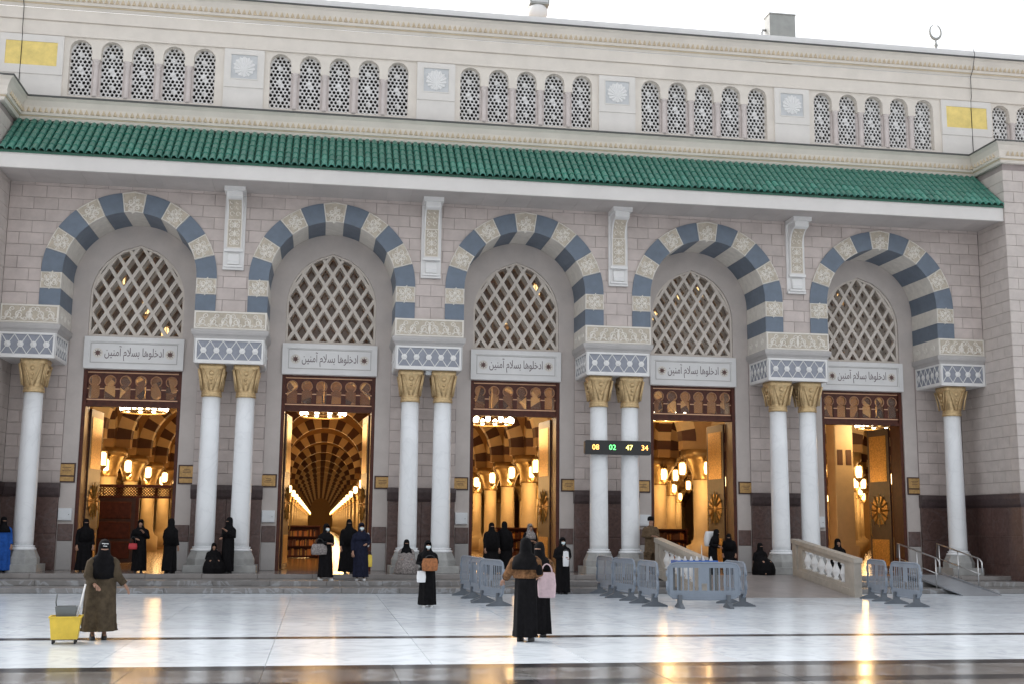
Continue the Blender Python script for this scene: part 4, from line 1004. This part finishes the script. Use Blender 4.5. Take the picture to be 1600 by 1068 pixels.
def person(loc, rz, H, label, robe='cloth_black', scarf='cloth_black', face='veil', arms='hold', sit=False, walk=0, lean=0, shoe='shoe_black', top=None, hem=.05, wide=1.0, cape=0, seed=1, group=None, hat=False, mark=False):
    t = thing('person', label, 'person', loc, rz, group); s = H/1.62 if not sit else H/1.06; t.scale = (s, s, s)
    dz = -.56 if sit else 0; piv = .86+dz; cl_, sl_ = math.cos(lean), math.sin(lean)
    def warp(p):
        if p.z <= piv or not lean: return p
        k = min(1, (p.z-piv)/.15); a = lean*k; y, z = p.y, p.z-piv; return Vector((p.x, y*math.cos(a)-z*math.sin(a), piv+y*math.sin(a)+z*math.cos(a)))
    link('body', body_mesh(arms, sit, walk, warp), t)
    w = wide; mb = MB()
    if sit:
        rings = [(.01, .37*w, .40, -.17, .035), (.18, .37*w, .41, -.18, .035), (.38, .32*w, .36, -.17, .03), (.50, .25*w, .27, -.12, .02), (.58, .20, .17, -.02, .015), (.68, .185, .125, 0, .008), (.74, .17, .10, .005, 0), (.79, .08, .07, .005, 0), (.81, .05, .05, .005, 0)]
    else:
        f = .05*abs(walk)
        rings = [(hem, .215*w, .175+f*3, 0, .075), (.25, .205*w, .17+f*2, 0, .065), (.5, .20*w, .165+f, 0, .05), (.75, .195*w, .155, 0, .03), (.9, .19*w, .15, 0, .018), (1.06, .18*w, .13, 0, .012), (1.2, .19, .125, 0, .008), (1.29, .175, .10, .005, 0), (1.345, .09, .07, .005, 0), (1.37, .055, .055, .005, 0)]
    loft(mb, rings, seed=seed, warp=warp)
    U = lambda p: warp(Vector(p)+Vector((0, 0, dz)))
    for side, (el, wr) in zip((1, -1), ARMS[arms]):
        e, q = Vector(el), Vector(wr); c = q-(q-e).normalized()*.02
        mb.tube([U((side*.13, .005, 1.28)), U((side*.185, .008, 1.24)), U(e), U(e.lerp(c, .5)), U(c)], [.075, .075, .066, .062, .066], 10)
    link('robe', remeshed(mb, 'robe', robe), t)
    if top:                                    # short jacket or shawl over the robe
        m2 = MB(); loft(m2, [(.98+dz, .20, .155, 0, .025), (1.1+dz, .192, .142, 0, .02), (1.22+dz, .20, .138, 0, .012), (1.31+dz, .185, .115, .005, 0), (1.36+dz, .08, .075, .005, 0)], seed=seed, warp=warp)
        for side, (el, wr) in zip((1, -1), ARMS[arms]):
            e, q = Vector(el), Vector(wr); c = q-(q-e).normalized()*.04; m2.tube([U((side*.13, .005, 1.28)), U((side*.185, .008, 1.24)), U(e), U(c)], [.082, .082, .074, .070], 10)
        link('jacket', remeshed(m2, 'jacket', top), t)
    if hat:
        m3 = MB(); loft(m3, [(1.50+dz, .088, .10, .0, 0), (1.56+dz, .09, .102, .0, 0), (1.61+dz, .07, .08, 0, 0), (1.625+dz, .03, .04, 0, 0)], 20, warp=warp); m3.build('hair', 'cloth_black', t)
    else:
        b = 1.12-cape; m3 = MB(); g = .035 if top else 0
        R3 = [(b+dz, .205+cape*.12+g, .155+cape*.1+g, .0, .03), (1.22+dz, .20+g*1.1, .145+g*1.1, .0, .02), (1.31+dz, .17+g, .125+g, .004, .01), (1.37+dz, .11, .10, .008, .005), (1.43+dz, .094, .106, .008, 0), (1.50+dz, .093, .11, .008, 0), (1.56+dz, .086, .102, .010, 0), (1.605+dz, .062, .075, .012, 0), (1.625+dz, .025, .03, .012, 0)]
        loft(m3, R3, 32, seed=seed+3, warp=warp)
        me = m3.mesh('headscarf', scarf)
        if face != 'veil':
            bm = bmesh.new(); bm.from_mesh(me); inv = []
            for fc in bm.faces:
                c = fc.calc_center_median()
                ref = U((0, -.09, 1.475))
                if abs(c.x) < .062 and (c-ref).length < .085 and c.y < ref.y+.05: inv.append(fc)
            bmesh.ops.delete(bm, geom=inv, context='FACES'); bm.to_mesh(me); bm.free()
        link('headscarf', me, t)
    if face == 'veil' and not hat:
        m4 = MB(); m4.tube([U((.055*q, -.100+.018*q*q, 1.50)) for q in (-1, -.5, 0, .5, 1)], [.006, .011, .012, .011, .006], 6); m4.build('eye_opening', 'skin', t)
    else:
        for sx in (-1, 1):
            m4 = MB(); c = U((sx*.03, -.090, 1.505)); m4.lathe([(.004, -.006), (.010, -.003), (.010, .003), (.004, .006)], c.x, c.y, 8); m4.v = [(x, y, z+c.z) for x, y, z in m4.v]; m4.build('eye', 'shoe_black', t)
    if mark:
        m7 = MB()
        for xa, za, xb, zb in ((-.05, 1.59, .05, 1.585), (-.005, 1.585, -.01, 1.55), (-.03, 1.555, .03, 1.55)): m7.tube([U((xa, -.088 if za < 1.57 else -.070, za)), U((xb, -.088 if zb < 1.57 else -.070, zb))], .007, 5)
        m7.build('scarf_print', 'cloth_white', t)
    if face == 'mask':
        m4 = MB(); vs = []
        for zq, yq, xq in ((1.40, -.080, .045), (1.43, -.108, .060), (1.46, -.118, .064), (1.487, -.112, .060)):
            for i in range(7): u = -1+i/3; vs.append(U((xq*u, yq+.055*u*u, zq)))
        m4.add(vs, [(r*7+i, r*7+i+1, r*7+i+8, r*7+i+7) for r in range(3) for i in range(6)], 0, True); m4.build('face_mask', 'mask', t)
    if hem > .3:
        m6 = MB()
        for side in (1, -1): m6.tube([(side*.085, 0, .85), (side*.09, -.02, .46), (side*.09, .02, .07)], [.105, .085, .075], 12)
        m6.build('trousers', robe, t)
    if not sit:
        for side in (1, -1):
            f = walk*side; y = .02-f*.26
            m5 = MB(); loft(m5, [(.0, .042, .125, y-.05, 0), (.03, .046, .128, y-.05, 0), (.06, .040, .10, y-.035, 0), (.10, .035, .05, y+.005, 0)], 14); m5.v = [(x+side*.09, q, z) for x, q, z in m5.v]; m5.build('shoe', shoe, t)
    return t
def bag(name, label, loc, rz, w, d, h, m, handle=.18, cat='bag', strap='shoe_black'):
    t = thing(name, label, cat, loc, rz); mb = MB()
    vs = []; n = 16
    for z, k in ((0, .86), (.02*h/.3, .97), (h*.5, 1.04), (h*.92, .92), (h, .80)):
        for i in range(n):
            a = 2*PI*i/n; c, s_ = math.cos(a), math.sin(a); q = (abs(c)**5+abs(s_)**5)**(-.2); vs.append((w/2*k*q*c, d/2*k*q*s_*(1.1 if z < h*.6 else .7), z))
    mb.add(vs, [(j*n+i, j*n+(i+1) % n, (j+1)*n+(i+1) % n, (j+1)*n+i) for j in range(4) for i in range(n)]+[tuple(reversed(range(n))), tuple(range(4*n, 5*n))], 0, True)
    mb.build('pouch', m, t)
    if handle:
        for s_ in (-1, 1): MB().tube([(w*.3*math.cos(PI*i/8), s_*d*.2, h*.95+handle*math.sin(PI*i/8)) for i in range(9)], .010, 5).build('handle', strap, t)
    return t
P = PI
person((2.42, -15.72, 0), .25, 1.60, 'stooping person in an olive robe and black headscarf gripping a mop bucket', 'cloth_olive', 'cloth_black', 'veil', 'push', lean=.32, hem=.13, wide=1.25, cape=.10, seed=2, mark=True)
person((-.86, .35, PZ), .3, 1.52, 'veiled person in black beside the jamb of the doorway with the wooden screen', seed=3, cape=.2, arms='relaxed', wide=1.15)
person((.72, .05, PZ), 0, 1.52, 'person in a black coat carrying a small red bag at the doorway', 'cloth_black', 'cloth_black', 'bare', 'phone', seed=4)
bag('handbag', 'small red handbag hanging at the hip of the person holding a phone', (.56, -.14, PZ+.66), .2, .24, .10, .17, 'red', .2)
person((1.62, -.25, PZ), P*.8, 1.55, 'person in a long black cloak turned away at the doorway', seed=5, cape=.3, arms='relaxed', wide=1.1)
person((3.25, -.30, PZ), -.7, 1.60, 'person in black holding a white phone in front of a pair of columns', seed=6, arms='phone', cape=.1)
person((2.86, -.42, PZ), .2, .86, 'small figure in black crouching in front of a pair of columns', seed=7, sit=True, face='bare')
person((6.05, -1.75, .28), .55, 1.58, 'person in black with a face mask walking down the steps holding a patterned bag', seed=8, face='mask', walk=.55, shoe='shoe_white', hem=.10)
bag('patterned_bag', 'grey and white patterned shoulder bag held by the person walking down the steps', (5.86, -1.99, .28+.72), .5, .46, .15, .30, 'cloth_grey', .16)
person((6.72, -.25, PZ), .1, 1.58, 'person in black standing in the doorway behind two masked walkers', seed=9, arms='relaxed', cape=.3, wide=1.3)
person((7.03, -1.72, .28), .2, 1.62, 'person in a navy robe with a face mask and white shoes on the steps', 'cloth_navy', 'cloth_navy', 'mask', 'bag', seed=10, walk=.25, shoe='shoe_white', hem=.10)
bag('yellow_bag', 'yellow bag hanging beside the person in the navy robe', (7.28, -1.66, .28+.38), .2, .16, .10, .34, 'cloth_yellow', .12)
bag('white_backpack', 'white backpack on the shoulder of the person in the navy robe', (7.14, -1.52, .28+.93), .2, .26, .16, .40, 'cloth_white', 0)
person((8.42, -.38, PZ), 0, 1.0, 'person in a black hood and grey patterned skirt sitting at the foot of two columns', 'cloth_grey', 'cloth_black', 'veil', 'lap', sit=True, cape=.08, seed=11)
person((8.33, -8.33, 0), .15, 1.50, 'masked person in black hugging an orange brown bag on the plaza', face='mask', seed=12, arms='hold', shoe='shoe_white')
bag('orange_bag', 'orange brown bag with cream stripes hugged by the masked person on the plaza', (8.36, -8.60, .82), .15, .36, .14, .28, 'bag_orange', .08)
bag('white_bag', 'white carrier bag below the orange brown bag', (8.17, -8.58, .56), .15, .20, .08, .26, 'cloth_white', .1)
person((10.98, -.3, PZ), .2, 1.52, 'person in a wide black cloak in the middle doorway, beside another alike', seed=13, cape=.4, wide=1.35, arms='relaxed', group='two cloaked people in the middle doorway')
person((11.40, -.1, PZ), P*.9, 1.56, 'person in a wide black cloak in the middle doorway, turned to the hall', seed=14, cape=.4, wide=1.3, arms='relaxed', group='two cloaked people in the middle doorway')
person((9.20, -16.46, 0), P*.85, 1.66, 'tall person in a black skirt and brown patterned jacket on the plaza, seen from behind', seed=15, arms='out', top='cloth_brown', hem=.07, wide=.92)
person((9.58, -15.62, 0), -.5, 1.58, 'person in black and brown with a pale pink bag behind the brown jacket', seed=16, arms='bag', top='cloth_brown')
bag('pink_bag', 'pale pink cloth bag hanging from the arm of the person behind the brown jacket', (9.66, -15.90, .66), -.3, .30, .10, .42, 'cloth_pink', .16, strap='cloth_pink')
person((12.54, -3.30, 0), .2, 1.55, 'masked person in black holding a white bag below the steps', face='mask', seed=17, arms='hold', cape=.12, wide=1.05)
bag('white_pouch', 'long white pouch held at the chest of the masked person below the steps', (12.58, -3.56, .76), .2, .16, .09, .42, 'cloth_white', .06)
person((12.15, -.35, PZ), .3, 1.50, 'person in black with a blue grey scarf near the jamb of the middle doorway', scarf='cloth_grey', seed=18, arms='hold', face='bare')
person((15.98, -.15, PZ), .25, 1.76, 'guard in a brown uniform standing beside a white column', 'cloth_guard', 'cloth_black', 'bare', 'hold', seed=19, hem=.62, hat=True)
person((17.85, -.5, PZ), .8, 1.40, 'bent person in black carrying a pale backpack behind the barriers', seed=20, lean=.25, arms='hold')
bag('grey_backpack', 'pale grey backpack on the bent person behind the barriers', (17.80, -.36, PZ+.86), .5, .34, .20, .46, 'cloth_white', 0)
person((18.35, -.6, PZ), -.4, 1.30, 'stooping person in black beside the pale backpack', seed=21, lean=.4, wide=1.25, arms='relaxed', cape=.15)
person((19.40, -.45, PZ), .2, .98, 'figure in black sitting on the platform beside the ramp', seed=22, sit=True)
person((22.45, .6, PZ), .1, 1.12, 'figure in black sitting at the doorway with the orange partition', seed=23, sit=True, face='bare')
person((-3.02, -.1, PZ), .5, 1.55, 'person in a bright blue wrap beside the projecting stone block', 'cloth_blue', 'cloth_black', 'veil', 'relaxed', seed=24, wide=1.25, cape=-.04)
# ---------------------------------------------------------------- mop bucket
bk = thing('mop_bucket', 'yellow wheeled mop bucket with a grey wringer on the plaza', 'mop bucket', (2.03, -16.30, 0), .12)
def tub(w0, d0, z0, w1, d1, z1, t=.02):
    mb = MB(); o = [(-w0, -d0, z0), (w0, -d0, z0), (w0, d0, z0), (-w0, d0, z0), (-w1, -d1, z1), (w1, -d1, z1), (w1, d1, z1), (-w1, d1, z1)]
    i = [(x*(1-t/w0), y*(1-t/d0), z+(t if z == z0 else 0)) for x, y, z in o]
    return mb.add(o+i, [(0, 3, 2, 1), (0, 1, 5, 4), (1, 2, 6, 5), (2, 3, 7, 6), (3, 0, 4, 7), (8, 9, 10, 11), (8, 12, 13, 9), (9, 13, 14, 10), (10, 14, 15, 11), (11, 15, 12, 8), (4, 5, 13, 12), (5, 6, 14, 13), (6, 7, 15, 14), (7, 4, 12, 15)])
tub(.19, .15, .07, .225, .18, .40).build('tub', 'bucket_yellow', bk)
MB().prism([rect(-.24, .24, -.195, .195), list(reversed(rect(-.215, .215, -.17, .17)))], .39, .415, 'Z').build('rim', 'bucket_yellow', bk)
tub(.13, .12, .36, .16, .14, .56).build('wringer', 'plastic_grey', bk)
MB().tube([(-.14, .0, .5), (-.16, .0, .62), (-.15, .0, .74)], .012, 6).build('wringer_lever', 'plastic_grey', bk)
for sx in (-.16, .16):
    for sy in (-.12, .12):
        c = MB().lathe([(.035, -.015), (.04, -.012), (.04, .012), (.035, .015)], 0, 0, 12).build('caster', 'rubber', bk, (sx, sy, .04)); c.rotation_euler = (0, PI/2, 0)
        MB().box(sx-.02, sx+.02, sy-.02, sy+.02, .06, .085).build('caster_plate', 'steel', bk)
mp = thing('mop', 'pale mop standing in the bucket and held by the stooping person', 'mop', (2.14, -16.18, .2))
MB().tube([(0, 0, 0), (.10, .14, .68)], .013, 8).build('stick', 'stone_white', mp); MB().lathe([(.02, .2), (.08, .12), (.10, .02), (.06, 0)], 0, 0, 10).build('mop_head', 'cloth_white', mp)
